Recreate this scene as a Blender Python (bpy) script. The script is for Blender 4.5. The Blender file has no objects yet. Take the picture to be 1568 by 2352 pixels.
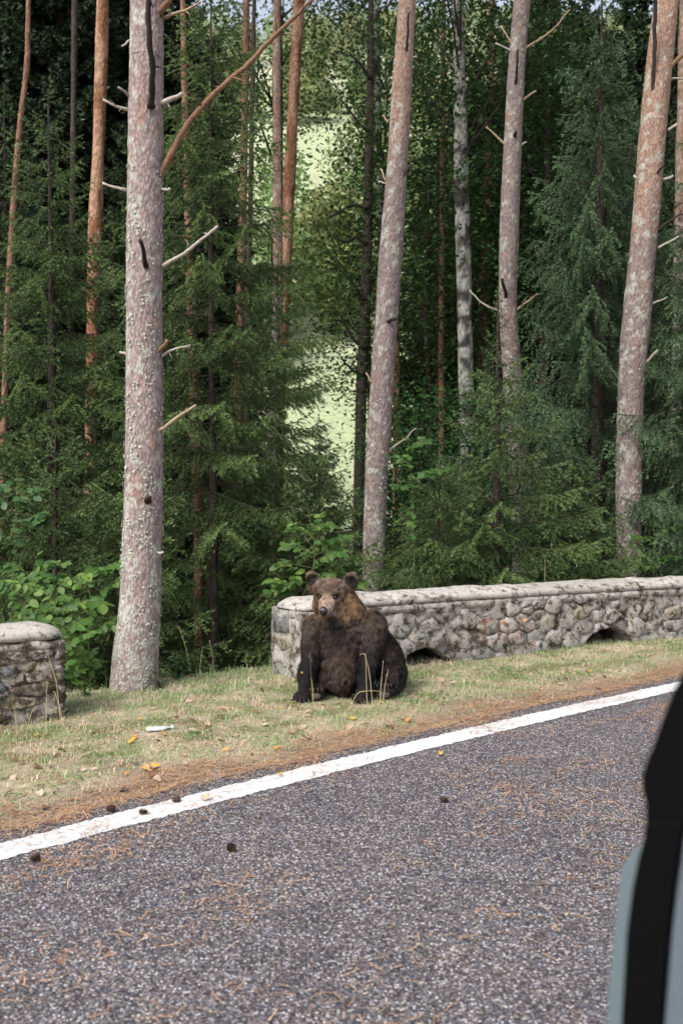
import bpy, bmesh, math, random
import numpy as np
from mathutils import Vector, Matrix

sc = bpy.context.scene
COL = sc.collection
rng = np.random.default_rng(7)
random.seed(7)

# ------------------------------------------------------------------ camera
F, CX, CY, HCAM = 2287.0, 784.0, 1176.0, 1.75        # pixel focal length of a 1568 x 2352 view of the photo
PITCH = math.atan(76.0 / F)
cam_d = bpy.data.cameras.new('camera')
cam = bpy.data.objects.new('camera', cam_d); COL.objects.link(cam)
cam_d.sensor_fit = 'VERTICAL'; cam_d.sensor_height = 36.0; cam_d.sensor_width = 24.0; cam_d.lens = 35.0
cam_d.clip_start = 0.05; cam_d.clip_end = 2000.0
cam.location = (0, 0, HCAM); cam.rotation_euler = (math.pi / 2 - PITCH, 0, 0)
cam_d.dof.use_dof = True; cam_d.dof.focus_distance = 7.8; cam_d.dof.aperture_fstop = 2.6
sc.camera = cam

# ------------------------------------------------------------------ sky, sun, exposure
SUN = Vector((-0.42, -0.50, 0.76)).normalized()       # towards the sun
world = bpy.data.worlds.new('World'); sc.world = world; world.use_nodes = True
wn = world.node_tree.nodes; wl = world.node_tree.links
sky = wn.new('ShaderNodeTexSky'); sky.sky_type = 'NISHITA'; sky.sun_disc = False
sky.sun_elevation = math.asin(SUN.z); sky.sun_rotation = math.atan2(SUN.x, SUN.y)
sky.air_density = 1.0; sky.dust_density = 4.0; sky.ozone_density = 1.0
hs = wn.new('ShaderNodeHueSaturation'); hs.inputs['Saturation'].default_value = 0.45
bg = wn['Background']; bg.inputs['Strength'].default_value = 0.15
wl.new(sky.outputs['Color'], hs.inputs['Color']); wl.new(hs.outputs['Color'], bg.inputs['Color'])
sun_d = bpy.data.lights.new('sun', 'SUN'); sun_d.energy = 1.5; sun_d.angle = math.radians(24)
sun_d.color = (1.0, 0.95, 0.87)
sun = bpy.data.objects.new('sun', sun_d); COL.objects.link(sun)
sun.rotation_euler = (-SUN).to_track_quat('-Z', 'Y').to_euler()
vs = sc.view_settings
vs.view_transform = 'Standard'; vs.look = 'None'; vs.gamma = 1.0; vs.use_curve_mapping = False
vs.exposure = 0.9
cy = sc.cycles
cy.max_bounces = 4; cy.diffuse_bounces = 1; cy.glossy_bounces = 2; cy.transmission_bounces = 4
cy.transparent_max_bounces = 6; cy.use_denoising = True; cy.caustics_reflective = False; cy.caustics_refractive = False

# ------------------------------------------------------------------ helpers
def ray(x, y):
    a = (x - CX) / F; b = -(y - CY) / F
    c, s = math.cos(PITCH), math.sin(PITCH)
    return Vector((a, c + b * s, -s + b * c))
def at(x, y, Y):                      # photo pixel (1568-wide view) at depth Y
    d = ray(x, y); t = Y / d.y
    return Vector((d.x * t, Y, HCAM + d.z * t))
def gnd(x, y, z=0.0):                 # photo pixel on a horizontal plane
    d = ray(x, y); t = (z - HCAM) / d.z
    return Vector((d.x * t, d.y * t, z))

def _hash(i, j, k, seed):
    n = (i.astype(np.uint32) * np.uint32(374761393) + j.astype(np.uint32) * np.uint32(668265263)
         + k.astype(np.uint32) * np.uint32(2246822519) + np.uint32(seed * 1274126177 & 0xffffffff))
    n = (n ^ (n >> np.uint32(13))) * np.uint32(1274126177)
    n = (n ^ (n >> np.uint32(15))) * np.uint32(2654435761)
    return ((n ^ (n >> np.uint32(16))) & np.uint32(0xffff)).astype(np.float64) / 65535.0
def vn3(x, y, z, seed=0):             # smooth value noise, 0..1
    x, y, z = np.broadcast_arrays(np.asarray(x, float), np.asarray(y, float), np.asarray(z, float))
    xi, yi, zi = np.floor(x).astype(np.int64), np.floor(y).astype(np.int64), np.floor(z).astype(np.int64)
    fx, fy, fz = x - xi, y - yi, z - zi
    fx = fx * fx * (3 - 2 * fx); fy = fy * fy * (3 - 2 * fy); fz = fz * fz * (3 - 2 * fz)
    r = 0
    for a in (0, 1):
        for b in (0, 1):
            for c in (0, 1):
                w = (fx if a else 1 - fx) * (fy if b else 1 - fy) * (fz if c else 1 - fz)
                r = r + w * _hash(xi + a, yi + b, zi + c, seed)
    return r
def fbm(x, y, z=0.0, seed=0, oct=3):
    r = 0; amp = 0.5; s = 1.0; t = 0
    for o in range(oct):
        r = r + amp * vn3(np.asarray(x) * s, np.asarray(y) * s, np.asarray(z) * s, seed + o * 17); t += amp
        amp *= 0.5; s *= 2.03
    return r / t
def sstep(a, b, x):
    t = np.clip((np.asarray(x, float) - a) / (b - a), 0, 1); return t * t * (3 - 2 * t)

def mesh_np(name, V, faces, col=None, smooth=True):
    """faces: list of (m,k) index arrays"""
    me = bpy.data.meshes.new(name)
    V = np.asarray(V, np.float32).reshape(-1, 3)
    if not isinstance(faces, (list, tuple)): faces = [faces]
    faces = [np.asarray(f, np.int32) for f in faces if len(f)]
    me.vertices.add(len(V)); me.vertices.foreach_set('co', V.ravel())
    nl = sum(f.size for f in faces); npoly = sum(len(f) for f in faces)
    me.loops.add(nl); me.polygons.add(npoly)
    me.loops.foreach_set('vertex_index', np.concatenate([f.ravel() for f in faces]))
    starts = []; o = 0
    for f in faces:
        starts.append(o + np.arange(len(f)) * f.shape[1]); o += f.size
    me.polygons.foreach_set('loop_start', np.concatenate(starts).astype(np.int32))
    if smooth: me.polygons.foreach_set('use_smooth', np.ones(npoly, bool))
    if col is not None:
        c = np.ones((len(V), 4), np.float32); c[:, :3] = col
        at_ = me.color_attributes.new('Col', 'FLOAT_COLOR', 'POINT'); at_.data.foreach_set('color', c.ravel())
    me.update(calc_edges=True); me.validate()
    return me
def link(name, me, mat=None, parent=None, loc=None, rot=None, scale=None):
    o = bpy.data.objects.new(name, me); COL.objects.link(o)
    if mat is not None and me is not None and not me.materials: me.materials.append(mat)
    if parent is not None: o.parent = parent
    if loc is not None: o.location = loc
    if rot is not None: o.rotation_euler = rot
    if scale is not None: o.scale = scale if hasattr(scale, '__len__') else (scale,) * 3
    return o
def tag(o, label=None, cat=None, group=None, kind=None):
    if label: o['label'] = label
    if cat: o['category'] = cat
    if group: o['group'] = group
    if kind: o['kind'] = kind
    return o
def empty(name, loc, label=None, cat=None, group=None, rotz=0.0):
    o = bpy.data.objects.new(name, None); COL.objects.link(o)
    o.location = loc; o.rotation_euler = (0, 0, rotz); o.empty_display_size = 0.1
    return tag(o, label, cat, group)

class Acc:                            # collects geometry for one mesh
    def __init__(s): s.V = []; s.T = []; s.Q = []; s.C = []; s.n = 0
    def add(s, V, T=None, Q=None, col=(1, 1, 1)):
        V = np.asarray(V, float).reshape(-1, 3)
        if T is not None and len(T): s.T.append(np.asarray(T) + s.n)
        if Q is not None and len(Q): s.Q.append(np.asarray(Q) + s.n)
        s.V.append(V); s.C.append(np.broadcast_to(np.asarray(col, float), (len(V), 3))); s.n += len(V)
    def mesh(s, name, smooth=True):
        f = []
        if s.Q: f.append(np.concatenate(s.Q))
        if s.T: f.append(np.concatenate(s.T))
        return mesh_np(name, np.concatenate(s.V), f, np.concatenate(s.C), smooth)
def tube(P, R, seg=8, cap=True):
    """tapered tube along points P with radii R -> V, quads, tris"""
    P = np.asarray(P, float); n = len(P); R = np.broadcast_to(np.asarray(R, float), (n,))
    T = np.gradient(P, axis=0); T /= np.linalg.norm(T, axis=1)[:, None] + 1e-9
    ref = np.array([0, 1.0, 0]) if abs(T[0][1]) < 0.8 else np.array([1.0, 0, 0])
    U = np.cross(T, ref); U /= np.linalg.norm(U, axis=1)[:, None] + 1e-9
    W = np.cross(T, U)
    a = np.arange(seg) * 2 * math.pi / seg
    V = P[:, None] + R[:, None, None] * (np.cos(a)[None, :, None] * U[:, None] + np.sin(a)[None, :, None] * W[:, None])
    V = V.reshape(-1, 3)
    i = np.arange(n - 1)[:, None] * seg; j = np.arange(seg)[None]; k = (j + 1) % seg
    Q = np.stack([i + j, i + k, i + seg + k, i + seg + j], -1).reshape(-1, 4)
    Tt = []
    if cap:
        V = np.vstack([V, P[0], P[-1]]); b = n * seg
        jj = np.arange(seg); kk = (jj + 1) % seg
        Tt = np.vstack([np.stack([kk, jj, np.full(seg, b)], 1), np.stack([(n - 1) * seg + jj, (n - 1) * seg + kk, np.full(seg, b + 1)], 1)])
    return V, Q, Tt
def spline(P, n):
    """Catmull-Rom resample of points (k,d) at n samples"""
    P = np.asarray(P, float); k = len(P)
    if k == 2: return P[0] + (P[1] - P[0]) * np.linspace(0, 1, n)[:, None]
    Q = np.vstack([2 * P[0] - P[1], P, 2 * P[-1] - P[-2]])
    t = np.linspace(0, k - 1 - 1e-6, n); i = t.astype(int); f = (t - i)[:, None]
    a, b, c, d = Q[i], Q[i + 1], Q[i + 2], Q[i + 3]
    return 0.5 * (2 * b + (c - a) * f + (2 * a - 5 * b + 4 * c - d) * f ** 2 + (3 * b - a - 3 * c + d) * f ** 3)

# ------------------------------------------------------------------ materials
class NB:
    def __init__(s, name):
        s.m = bpy.data.materials.new(name); s.m.use_nodes = True
        s.t = s.m.node_tree; s.n = s.t.nodes; s.b = s.n['Principled BSDF']
        s.b.inputs['Specular IOR Level'].default_value = 0.25
    def new(s, typ, **kw):
        nd = s.n.new(typ)
        for k, v in kw.items(): setattr(nd, k, v)
        return nd
    def ln(s, a, b): s.t.links.new(a, b)
    def coord(s, scale=(1, 1, 1), kind='Object'):
        if kind == 'World':
            o = s.new('ShaderNodeNewGeometry').outputs['Position']
        else:
            o = s.new('ShaderNodeTexCoord').outputs[kind]
        mp = s.new('ShaderNodeMapping'); mp.inputs['Scale'].default_value = scale
        s.ln(o, mp.inputs['Vector']); return mp.outputs['Vector']
    def noise(s, vec, scale, detail=4, rough=0.55):
        nd = s.new('ShaderNodeTexNoise'); nd.inputs['Scale'].default_value = scale
        nd.inputs['Detail'].default_value = detail; nd.inputs['Roughness'].default_value = rough
        s.ln(vec, nd.inputs['Vector']); return nd.outputs['Fac']
    def voro(s, vec, scale, feature='F1', out='Distance', rnd=1.0):
        nd = s.new('ShaderNodeTexVoronoi'); nd.feature = feature; nd.inputs['Scale'].default_value = scale
        nd.inputs['Randomness'].default_value = rnd
        s.ln(vec, nd.inputs['Vector']); return nd.outputs[out]
    def ramp(s, fac, stops, interp='LINEAR'):
        nd = s.new('ShaderNodeValToRGB'); cr = nd.color_ramp; cr.interpolation = interp
        while len(cr.elements) < len(stops): cr.elements.new(0.5)
        for e, (p, c) in zip(cr.elements, stops):
            e.position = p; e.color = (*c, 1) if hasattr(c, '__len__') else (c, c, c, 1)
        s.ln(fac, nd.inputs['Fac']); return nd.outputs['Color']
    def mix(s, fac, a, b, mode='MIX'):
        nd = s.new('ShaderNodeMixRGB'); nd.blend_type = mode
        for i, v in ((0, fac), (1, a), (2, b)):
            if isinstance(v, (int, float)): nd.inputs[i].default_value = v
            elif isinstance(v, (tuple, list)): nd.inputs[i].default_value = (*v, 1)
            else: s.ln(v, nd.inputs[i])
        return nd.outputs['Color']
    def math(s, op, a, b=0.0):
        nd = s.new('ShaderNodeMath', operation=op)
        for i, v in ((0, a), (1, b)):
            if isinstance(v, (int, float)): nd.inputs[i].default_value = v
            else: s.ln(v, nd.inputs[i])
        return nd.outputs[0]
    def attr(s, name='Col'):
        nd = s.new('ShaderNodeAttribute'); nd.attribute_name = name; return nd.outputs['Color']
    def objrand(s): return s.new('ShaderNodeObjectInfo').outputs['Random']
    def base(s, c):
        if isinstance(c, (tuple, list)): s.b.inputs['Base Color'].default_value = (*c, 1)
        else: s.ln(c, s.b.inputs['Base Color'])
        return s
    def rough(s, v):
        if isinstance(v, (int, float)): s.b.inputs['Roughness'].default_value = v
        else: s.ln(v, s.b.inputs['Roughness'])
        return s
    def bump(s, h, dist=0.01, strength=0.6):
        nd = s.new('ShaderNodeBump'); nd.inputs['Distance'].default_value = dist; nd.inputs['Strength'].default_value = strength
        s.ln(h, nd.inputs['Height']); s.ln(nd.outputs['Normal'], s.b.inputs['Normal']); return s
    def leafy(s, color, trans=0.3, gain=1.0):
        """mix translucent light through thin leaves"""
        out = s.n['Material Output']; tr = s.new('ShaderNodeBsdfTranslucent'); mx = s.new('ShaderNodeMixShader')
        mx.inputs[0].default_value = trans
        s.base(color)
        s.ln(color, tr.inputs['Color'])
        s.ln(s.b.outputs[0], mx.inputs[1]); s.ln(tr.outputs[0], mx.inputs[2]); s.ln(mx.outputs[0], out.inputs['Surface'])
        return s

def simple(name, c, rough=0.6, spec=0.25, metal=0.0):
    b = NB(name); b.base(c).rough(rough); b.b.inputs['Specular IOR Level'].default_value = spec
    b.b.inputs['Metallic'].default_value = metal
    return b.m

M = {}
# ground: vertex colour broken up by fine noise
b = NB('soil'); v = b.coord(kind='World')
n1 = b.noise(v, 22, 5, 0.7); n2 = b.noise(v, 3.1, 3)
c = b.mix(0.75, b.attr(), b.ramp(n1, [(0.25, 0.45), (0.75, 1.35)]), 'MULTIPLY')
c = b.mix(0.5, c, b.ramp(n2, [(0.3, 0.6), (0.7, 1.25)]), 'MULTIPLY')
b.base(c).rough(0.95).bump(b.noise(v, 60, 4, 0.7), 0.02, 0.8); M['soil'] = b.m
# asphalt: rounded chippings in dark binder
b = NB('asphalt'); v = b.coord(kind='World')
vc = b.voro(v, 112, 'F1', 'Color'); vd = b.voro(v, 112, 'F1', 'Distance')
sep = b.new('ShaderNodeSeparateColor'); b.ln(vc, sep.inputs[0])
stone = b.ramp(sep.outputs[0], [(0.0, (0.055, 0.053, 0.066)), (0.32, (0.12, 0.115, 0.137)), (0.55, (0.19, 0.181, 0.203)), (0.72, (0.25, 0.222, 0.21)), (0.86, (0.32, 0.31, 0.325)), (0.96, (0.68, 0.67, 0.67))])
warm = b.ramp(sep.outputs[1], [(0.0, (0.8, 0.72, 0.66)), (0.25, (1.1, 0.92, 0.78)), (0.5, (1, 1, 1)), (0.9, (0.93, 0.97, 1.1))])
stone = b.mix(0.8, stone, warm, 'MULTIPLY')
gap = b.ramp(vd, [(0.36, 1.0), (0.68, 0.3)])
c = b.mix(1.0, stone, gap, 'MULTIPLY')
big = b.noise(v, 0.8, 4, 0.6); big2 = b.noise(v, 5.0, 3, 0.6)
c = b.mix(0.7, c, b.ramp(big, [(0.3, (0.8, 0.79, 0.82)), (0.55, (1.05, 1.03, 1.02)), (0.75, (1.35, 1.25, 1.14))]), 'MULTIPLY')
c = b.mix(0.6, c, b.ramp(big2, [(0.3, 0.75), (0.7, 1.2)]), 'MULTIPLY')
b.base(c).rough(b.ramp(sep.outputs[2], [(0, 0.5), (1, 0.85)]))
b.bump(b.ramp(vd, [(0.0, 1.0), (0.6, 0.0)]), 0.006, 0.9); M['asphalt'] = b.m
# road paint, worn through over the chippings
b = NB('road_paint'); v = b.coord(kind='World')
vd = b.voro(v, 112, 'F1', 'Distance'); n = b.noise(v, 28, 5, 0.75); n3 = b.noise(v, 4, 3)
w = b.math('ADD', b.math('MULTIPLY', vd, 0.55), b.math('ADD', b.math('MULTIPLY', n, 0.9), b.math('MULTIPLY', n3, 0.5)))
fac = b.ramp(w, [(1.03, 0.0), (1.17, 0.75)])
c = b.mix(fac, b.ramp(b.noise(v, 60, 4), [(0.3, (0.48, 0.48, 0.49)), (0.7, (0.62, 0.62, 0.625))]), (0.10, 0.098, 0.105))
b.base(c).rough(0.7).bump(b.ramp(vd, [(0.0, 1.0), (0.6, 0.0)]), 0.004, 0.5); M['road_paint'] = b.m
# vertex-coloured litter / grass / stalks
b = NB('grass'); b.leafy(b.attr(), 0.4).rough(0.6); M['grass'] = b.m
b = NB('litter'); b.base(b.attr()).rough(0.8); M['litter'] = b.m
# needles
b = NB('spruce_needles'); b.leafy(b.attr(), 0.06).rough(0.55); b.b.inputs['Specular IOR Level'].default_value = 0.3; M['needles'] = b.m
b = NB('tree_leaves'); b.leafy(b.attr(), 0.35).rough(0.5); M['leaves'] = b.m
# single leaf objects
def leafmat(name, stops, trans=0.35, rough=0.45):
    b = NB(name); c = b.ramp(b.objrand(), stops)
    v = b.coord(); c = b.mix(0.5, c, b.ramp(b.noise(v, 60, 3), [(0.3, 0.75), (0.7, 1.2)]), 'MULTIPLY')
    b.leafy(c, trans).rough(rough); return b.m
M['leaf_green'] = leafmat('green_leaf', [(0, (0.038, 0.09, 0.024)), (0.5, (0.06, 0.135, 0.032)), (1, (0.105, 0.20, 0.045))])
M['leaf_bright'] = leafmat('bright_leaf', [(0, (0.05, 0.115, 0.026)), (0.6, (0.085, 0.175, 0.036)), (1, (0.17, 0.26, 0.06))])
M['leaf_cool'] = leafmat('cool_leaf', [(0, (0.04, 0.09, 0.032)), (1, (0.08, 0.155, 0.055))])
M['leaf_yellow'] = leafmat('yellow_leaf', [(0, (0.55, 0.33, 0.05)), (1, (0.62, 0.42, 0.07))], 0.2)
M['leaf_orange'] = leafmat('orange_leaf', [(0, (0.48, 0.22, 0.06)), (1, (0.55, 0.32, 0.12))], 0.2)
M['leaf_pale'] = leafmat('pale_leaf', [(0, (0.42, 0.29, 0.21)), (1, (0.52, 0.42, 0.33))], 0.2)
M['leaf_brown'] = leafmat('brown_leaf', [(0, (0.10, 0.05, 0.03)), (1, (0.24, 0.12, 0.07))], 0.1)
M['stem'] = simple('green_stem', (0.11, 0.12, 0.045), 0.6)
# bark: vertex colour carries plate / orange / lichen layout
def barkmat(name, sc_=1.0, dist=0.012):
    b = NB(name); v = b.coord((1, 1, 0.5)); v2 = b.coord()
    vd = b.voro(v, 46 * sc_, 'F1', 'Distance'); n = b.noise(v, 38 * sc_, 5, 0.7); nn = b.noise(v2, 120 * sc_, 3, 0.6)
    c = b.mix(0.8, b.attr(), b.ramp(vd, [(0.25, 1.12), (0.75, 0.6)]), 'MULTIPLY')
    c = b.mix(0.7, c, b.ramp(n, [(0.32, 0.55), (0.6, 1.15)]), 'MULTIPLY')
    c = b.mix(0.4, c, b.ramp(nn, [(0.35, 0.7), (0.65, 1.25)]), 'MULTIPLY')
    b.base(c).rough(0.92).bump(b.mix(0.5, b.ramp(vd, [(0.2, 1.0), (0.8, 0.0)]), n), dist, 0.9); return b.m
M['bark'] = barkmat('pine_bark'); M['bark_far'] = barkmat('far_bark', 0.5, 0.02)
b = NB('lichen'); v = b.coord(); c = b.mix(0.6, b.attr(), b.ramp(b.noise(v, 150, 3), [(0.3, 0.6), (0.7, 1.15)]), 'MULTIPLY')
b.base(c).rough(0.95); M['lichen'] = b.m
b = NB('dead_wood'); v = b.coord((1, 1, 1)); n = b.noise(v, 35, 5, 0.7)
b.base(b.mix(0.8, b.attr(), b.ramp(n, [(0.3, 0.5), (0.7, 1.3)]), 'MULTIPLY')).rough(0.85).bump(n, 0.008, 0.8); M['deadwood'] = b.m

# ------------------------------------------------------------------ the lie of the land
RU = np.array([0.766, 0.643]); RN = np.array([-0.643, 0.766]); R0 = np.array([-1.59, 4.63])
def road_sa(x, y):
    x = np.asarray(x, float); y = np.asarray(y, float)
    s = (x - R0[0]) * RN[0] + (y - R0[1]) * RN[1]
    a = (x - R0[0]) * RU[0] + (y - R0[1]) * RU[1]
    t = np.clip((a - 2.9) / 2.9, -6, 9)
    return s - 0.065 * (1 - t * t), a
def road_xy(s, a):
    t = np.clip((np.asarray(a, float) - 2.9) / 2.9, -6, 9)
    ss = s + 0.065 * (1 - t * t)
    return R0[0] + RU[0] * a + RN[0] * ss, R0[1] + RU[1] * a + RN[1] * ss
CRX = np.array([-40, -12, -4.6, -2.0, -0.3, 1.1, 3.8, 6.5, 20, 60]); CRY = np.array([-14, 2.0, 5.75, 7.1, 8.45, 9.35, 10.85, 12.3, 19.5, 40])
def crest(x, y): return (np.asarray(y, float) - np.interp(x, CRX, CRY)) * 0.86
def gz(x, y):
    x = np.asarray(x, float); y = np.asarray(y, float)
    s, a = road_sa(x, y); d = crest(x, y)
    z = -0.04 + 0.062 * sstep(0.12, 0.5, s)
    z = z + sstep(0.3, 0.9, s) * (0.05 * (fbm(x * 1.3, y * 1.3, 0, 3) - 0.5) + 0.03 * (fbm(x * 5, y * 5, 0, 5) - 0.5))
    z = np.where(s < -7, -0.04 + 0.06 * sstep(7, 7.4, -s), z)
    dd = np.maximum(d - 0.85 - 0.25 * (fbm(x * 0.9, y * 0.9, 0, 9) - 0.5), 0)
    drop = -3.2 * (1 - np.exp(-dd * 0.42 / 3.2)) * 1.0
    z = z + np.where(dd > 0, drop + sstep(0.5, 4, dd) * 0.35 * (fbm(x * 0.35, y * 0.35, 0, 12) - 0.5), 0)
    far = np.hypot(np.maximum(y - 38, 0), 0)
    hill = np.maximum(0, far - 3 * (1 - np.exp(-far / 3))) * 0.56 * (1 - 0.35 * sstep(10, 80, x * 60 / np.maximum(y, 60)))
    z = z + np.minimum(hill, 105 + 0 * x) + sstep(0, 40, far) * 9 * (fbm(x * 0.02, y * 0.02, 0, 21) - 0.5)
    return z
def axis(parts): return np.unique(np.round(np.concatenate([np.arange(a, b_, s) for a, b_, s in parts]), 4))
gx = axis([(-300, -60, 20), (-60, -12, 3), (-12, -4.6, 0.4), (-4.6, 7.0, 0.07), (7, 16, 0.4), (16, 60, 3), (60, 301, 20)])
gy = axis([(-80, -10, 8), (-10, 3.6, 0.8), (3.6, 13.0, 0.07), (13, 40, 0.7), (40, 120, 4), (120, 420, 15)])
GX, GY = np.meshgrid(gx, gy); GZ = gz(GX, GY)
S, A_ = road_sa(GX, GY); D_ = crest(GX, GY)
n1 = fbm(GX * 1.7, GY * 1.7, 0, 31); n2 = fbm(GX * 6, GY * 6, 0, 33)
def lerp(a, b_, t): return np.asarray(a) + (np.asarray(b_) - np.asarray(a)) * np.asarray(t)[..., None]
gc = lerp((0.30, 0.225, 0.17), (0.40, 0.335, 0.24), sstep(0.4, 0.8, S + (n1 - 0.5)))
gc = lerp(gc, (0.115, 0.13, 0.045), 0.75 * sstep(0.48, 0.62, n2) * sstep(0.5, 1.0, S))
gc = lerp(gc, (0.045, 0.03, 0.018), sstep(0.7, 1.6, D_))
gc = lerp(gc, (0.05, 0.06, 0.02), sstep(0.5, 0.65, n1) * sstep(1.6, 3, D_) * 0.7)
gc = lerp(gc, lerp((0.36, 0.41, 0.24), (0.54, 0.55, 0.41), sstep(0.35, 0.65, fbm(GX * 0.05, GY * 0.05, 0, 41))), sstep(36, 44, GY))  # far hillside lightened: sun and haze painted into its colour
nx, ny = len(gx), len(gy)
ii = np.arange(ny - 1)[:, None] * nx; jj = np.arange(nx - 1)[None]
Q = np.stack([ii + jj, ii + jj + 1, ii + nx + jj + 1, ii + nx + jj], -1).reshape(-1, 4)
g = link('ground', mesh_np('ground', np.stack([GX, GY, GZ], -1), Q, gc.reshape(-1, 3)), M['soil']); tag(g, 'earth of the grassy verge, the forest slope and the far hillside paled with painted haze', 'ground', kind='structure')

# road and its painted edge line
def strip(slist, alist, zfun, name, mat, jitter=None):
    Sg, Ag = np.meshgrid(slist, alist)
    if jitter is not None: Sg = Sg + jitter(Sg, Ag)
    X, Y = road_xy(Sg, Ag); Z = zfun(X, Y, Sg, Ag)
    k = len(slist); i = np.arange(len(alist) - 1)[:, None] * k; j = np.arange(k - 1)[None]
    Qs = np.stack([i + j, i + k + j, i + k + j + 1, i + j + 1], -1).reshape(-1, 4)[:, ::-1]
    return link(name, mesh_np(name, np.stack([X, Y, Z], -1), Qs), mat)
al = axis([(-40, -4, 1.5), (-4, 12, 0.06), (12, 45, 1.0)])
rd = strip(np.concatenate([np.linspace(-7.2, -0.4, 24), np.linspace(-0.3, 0.33, 12)]), al,
           lambda X, Y, s, a: 0.0 - 0.05 * sstep(0.27, 0.33, s), 'road', M['asphalt'],
           lambda s, a: np.where(s > 0.1, 0.07 * (fbm(a * 3, 0, 0, 51) - 0.5) + 0.05 * (fbm(a * 11, 0, 0, 52) - 0.5), 0) * sstep(0.1, 0.33, s))
tag(rd, 'coarse grey asphalt road with pale chippings', 'road', kind='structure')
al2 = axis([(-40, -4, 1.0), (-4, 12, 0.012), (12, 45, 1.0)])
le = strip(np.array([-0.105, -0.09, 0.0, 0.085, 0.1]), al2, lambda X, Y, s, a: 0.0042 + 0 * X, 'road_marking', M['road_paint'],
           lambda s, a: np.sign(s) * (0.022 * (fbm(a * 9, s * 0 + np.sign(s), 0, 55) - 0.5) + 0.03 * (fbm(a * 40, s * 0 + np.sign(s), 0, 57) - 0.5)) * (abs(s) > 0.05))
tag(le, 'worn white edge line painted along the asphalt', 'road marking', kind='structure')

# ------------------------------------------------------------------ stone parapet walls
def stonemat(name, stops, dirt=0.45, moss=0.5):
    b = NB(name); v = b.coord(kind='World'); r = b.objrand()
    c = b.ramp(r, stops)
    n = b.noise(v, 13, 6, 0.72); nf = b.noise(v, 55, 5, 0.7); n2 = b.noise(v, 5, 4, 0.6)
    c = b.mix(0.75, c, b.ramp(nf, [(0.28, 0.55), (0.5, 0.95), (0.72, 1.2)]), 'MULTIPLY')
    d = b.ramp(b.math('ADD', b.math('MULTIPLY', n, 0.7), b.math('MULTIPLY', n2, 0.3)), [(0.5 + 0.16 * (0.5 - dirt), 0.0), (0.585 + 0.16 * (0.5 - dirt), 0.92)])
    c = b.mix(d, c, b.ramp(nf, [(0.3, (0.025, 0.018, 0.012)), (0.7, (0.075, 0.055, 0.032))]))
    mo = b.ramp(b.noise(v, 7.3, 5, 0.7), [(0.6 + 0.12 * (0.5 - moss), 0.0), (0.68 + 0.12 * (0.5 - moss), 0.85)])
    c = b.mix(mo, c, b.ramp(nf, [(0.3, (0.035, 0.035, 0.008)), (0.7, (0.12, 0.11, 0.02))]))
    wv = b.noise(v, 130, 3, 0.6)
    nw = b.new('ShaderNodeTexNoise'); nw.inputs['Scale'].default_value = 9; b.ln(v, nw.inputs['Vector'])
    vv = b.mix(0.16, v, nw.outputs['Color'], 'ADD'); ce = b.voro(vv, 6.5, 'DISTANCE_TO_EDGE'); ck = b.ramp(b.math('ADD', ce, b.math('MULTIPLY', b.math('SUBTRACT', n2, 0.42), 0.25)), [(0.0, 0.0), (0.018, 1.0)])
    c = b.mix(b.math('MULTIPLY', b.math('SUBTRACT', 1.0, ck), 0.85), c, (0.03, 0.022, 0.016))
    b.base(c).rough(0.93).bump(b.mix(0.45, nf, wv), 0.02, 0.95); return b.m
PALE = [(0.0, (0.36, 0.335, 0.31)), (0.3, (0.44, 0.41, 0.38)), (0.62, (0.40, 0.385, 0.37)), (0.72, (0.33, 0.29, 0.21)), (0.82, (0.18, 0.185, 0.20)), (0.9, (0.42, 0.39, 0.36)), (1.0, (0.50, 0.47, 0.43))]
M['stone'] = stonemat('rubble_stone', PALE, 0.58, 0.46)
M['stone_dark'] = stonemat('weathered_stone', [(0.0, (0.30, 0.275, 0.25)), (0.5, (0.42, 0.385, 0.35)), (0.75, (0.36, 0.32, 0.22)), (0.85, (0.15, 0.165, 0.19)), (1.0, (0.46, 0.43, 0.40))], 0.9, 0.7)
M['cap'] = stonemat('pale_coping', [(0.0, (0.42, 0.395, 0.36)), (1.0, (0.52, 0.49, 0.45))], 0.42, 0.42)
M['mortar'] = stonemat('old_mortar', [(0.0, (0.40, 0.375, 0.345)), (1.0, (0.40, 0.375, 0.345))], 0.62, 0.5)
M['mortar_dark'] = stonemat('mossy_mortar', [(0.0, (0.34, 0.31, 0.28)), (1.0, (0.34, 0.31, 0.28))], 0.78, 0.64)

def poly_clip(P, n, c):               # keep points with P.n <= c
    out = []
    for i in range(len(P)):
        a, b_ = P[i], P[(i + 1) % len(P)]; da, db = a @ n - c, b_ @ n - c
        if da <= 0: out.append(a)
        if (da < 0 < db) or (db < 0 < da): out.append(a + (b_ - a) * da / (da - db))
    return out
def voronoi_cells(pts, box, sx):
    """cells of points in a (u,v) box, u squeezed by sx so that stones come out longer than tall"""
    q = pts / np.array([sx, 1.0]); cells = []
    (u0, u1, v0, v1) = box
    for i, p in enumerate(q):
        P = [np.array([u0 / sx, v0]), np.array([u1 / sx, v0]), np.array([u1 / sx, v1]), np.array([u0 / sx, v1])]
        dist = np.hypot(*(q - p).T); order = np.argsort(dist)[1:22]
        for j in order:
            n = q[j] - p; m = (q[j] + p) / 2
            P = poly_clip(P, n, m @ n)
            if len(P) < 3: break
        cells.append(np.array([w * np.array([sx, 1.0]) for w in P]) if len(P) >= 3 else None)
    return cells

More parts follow.
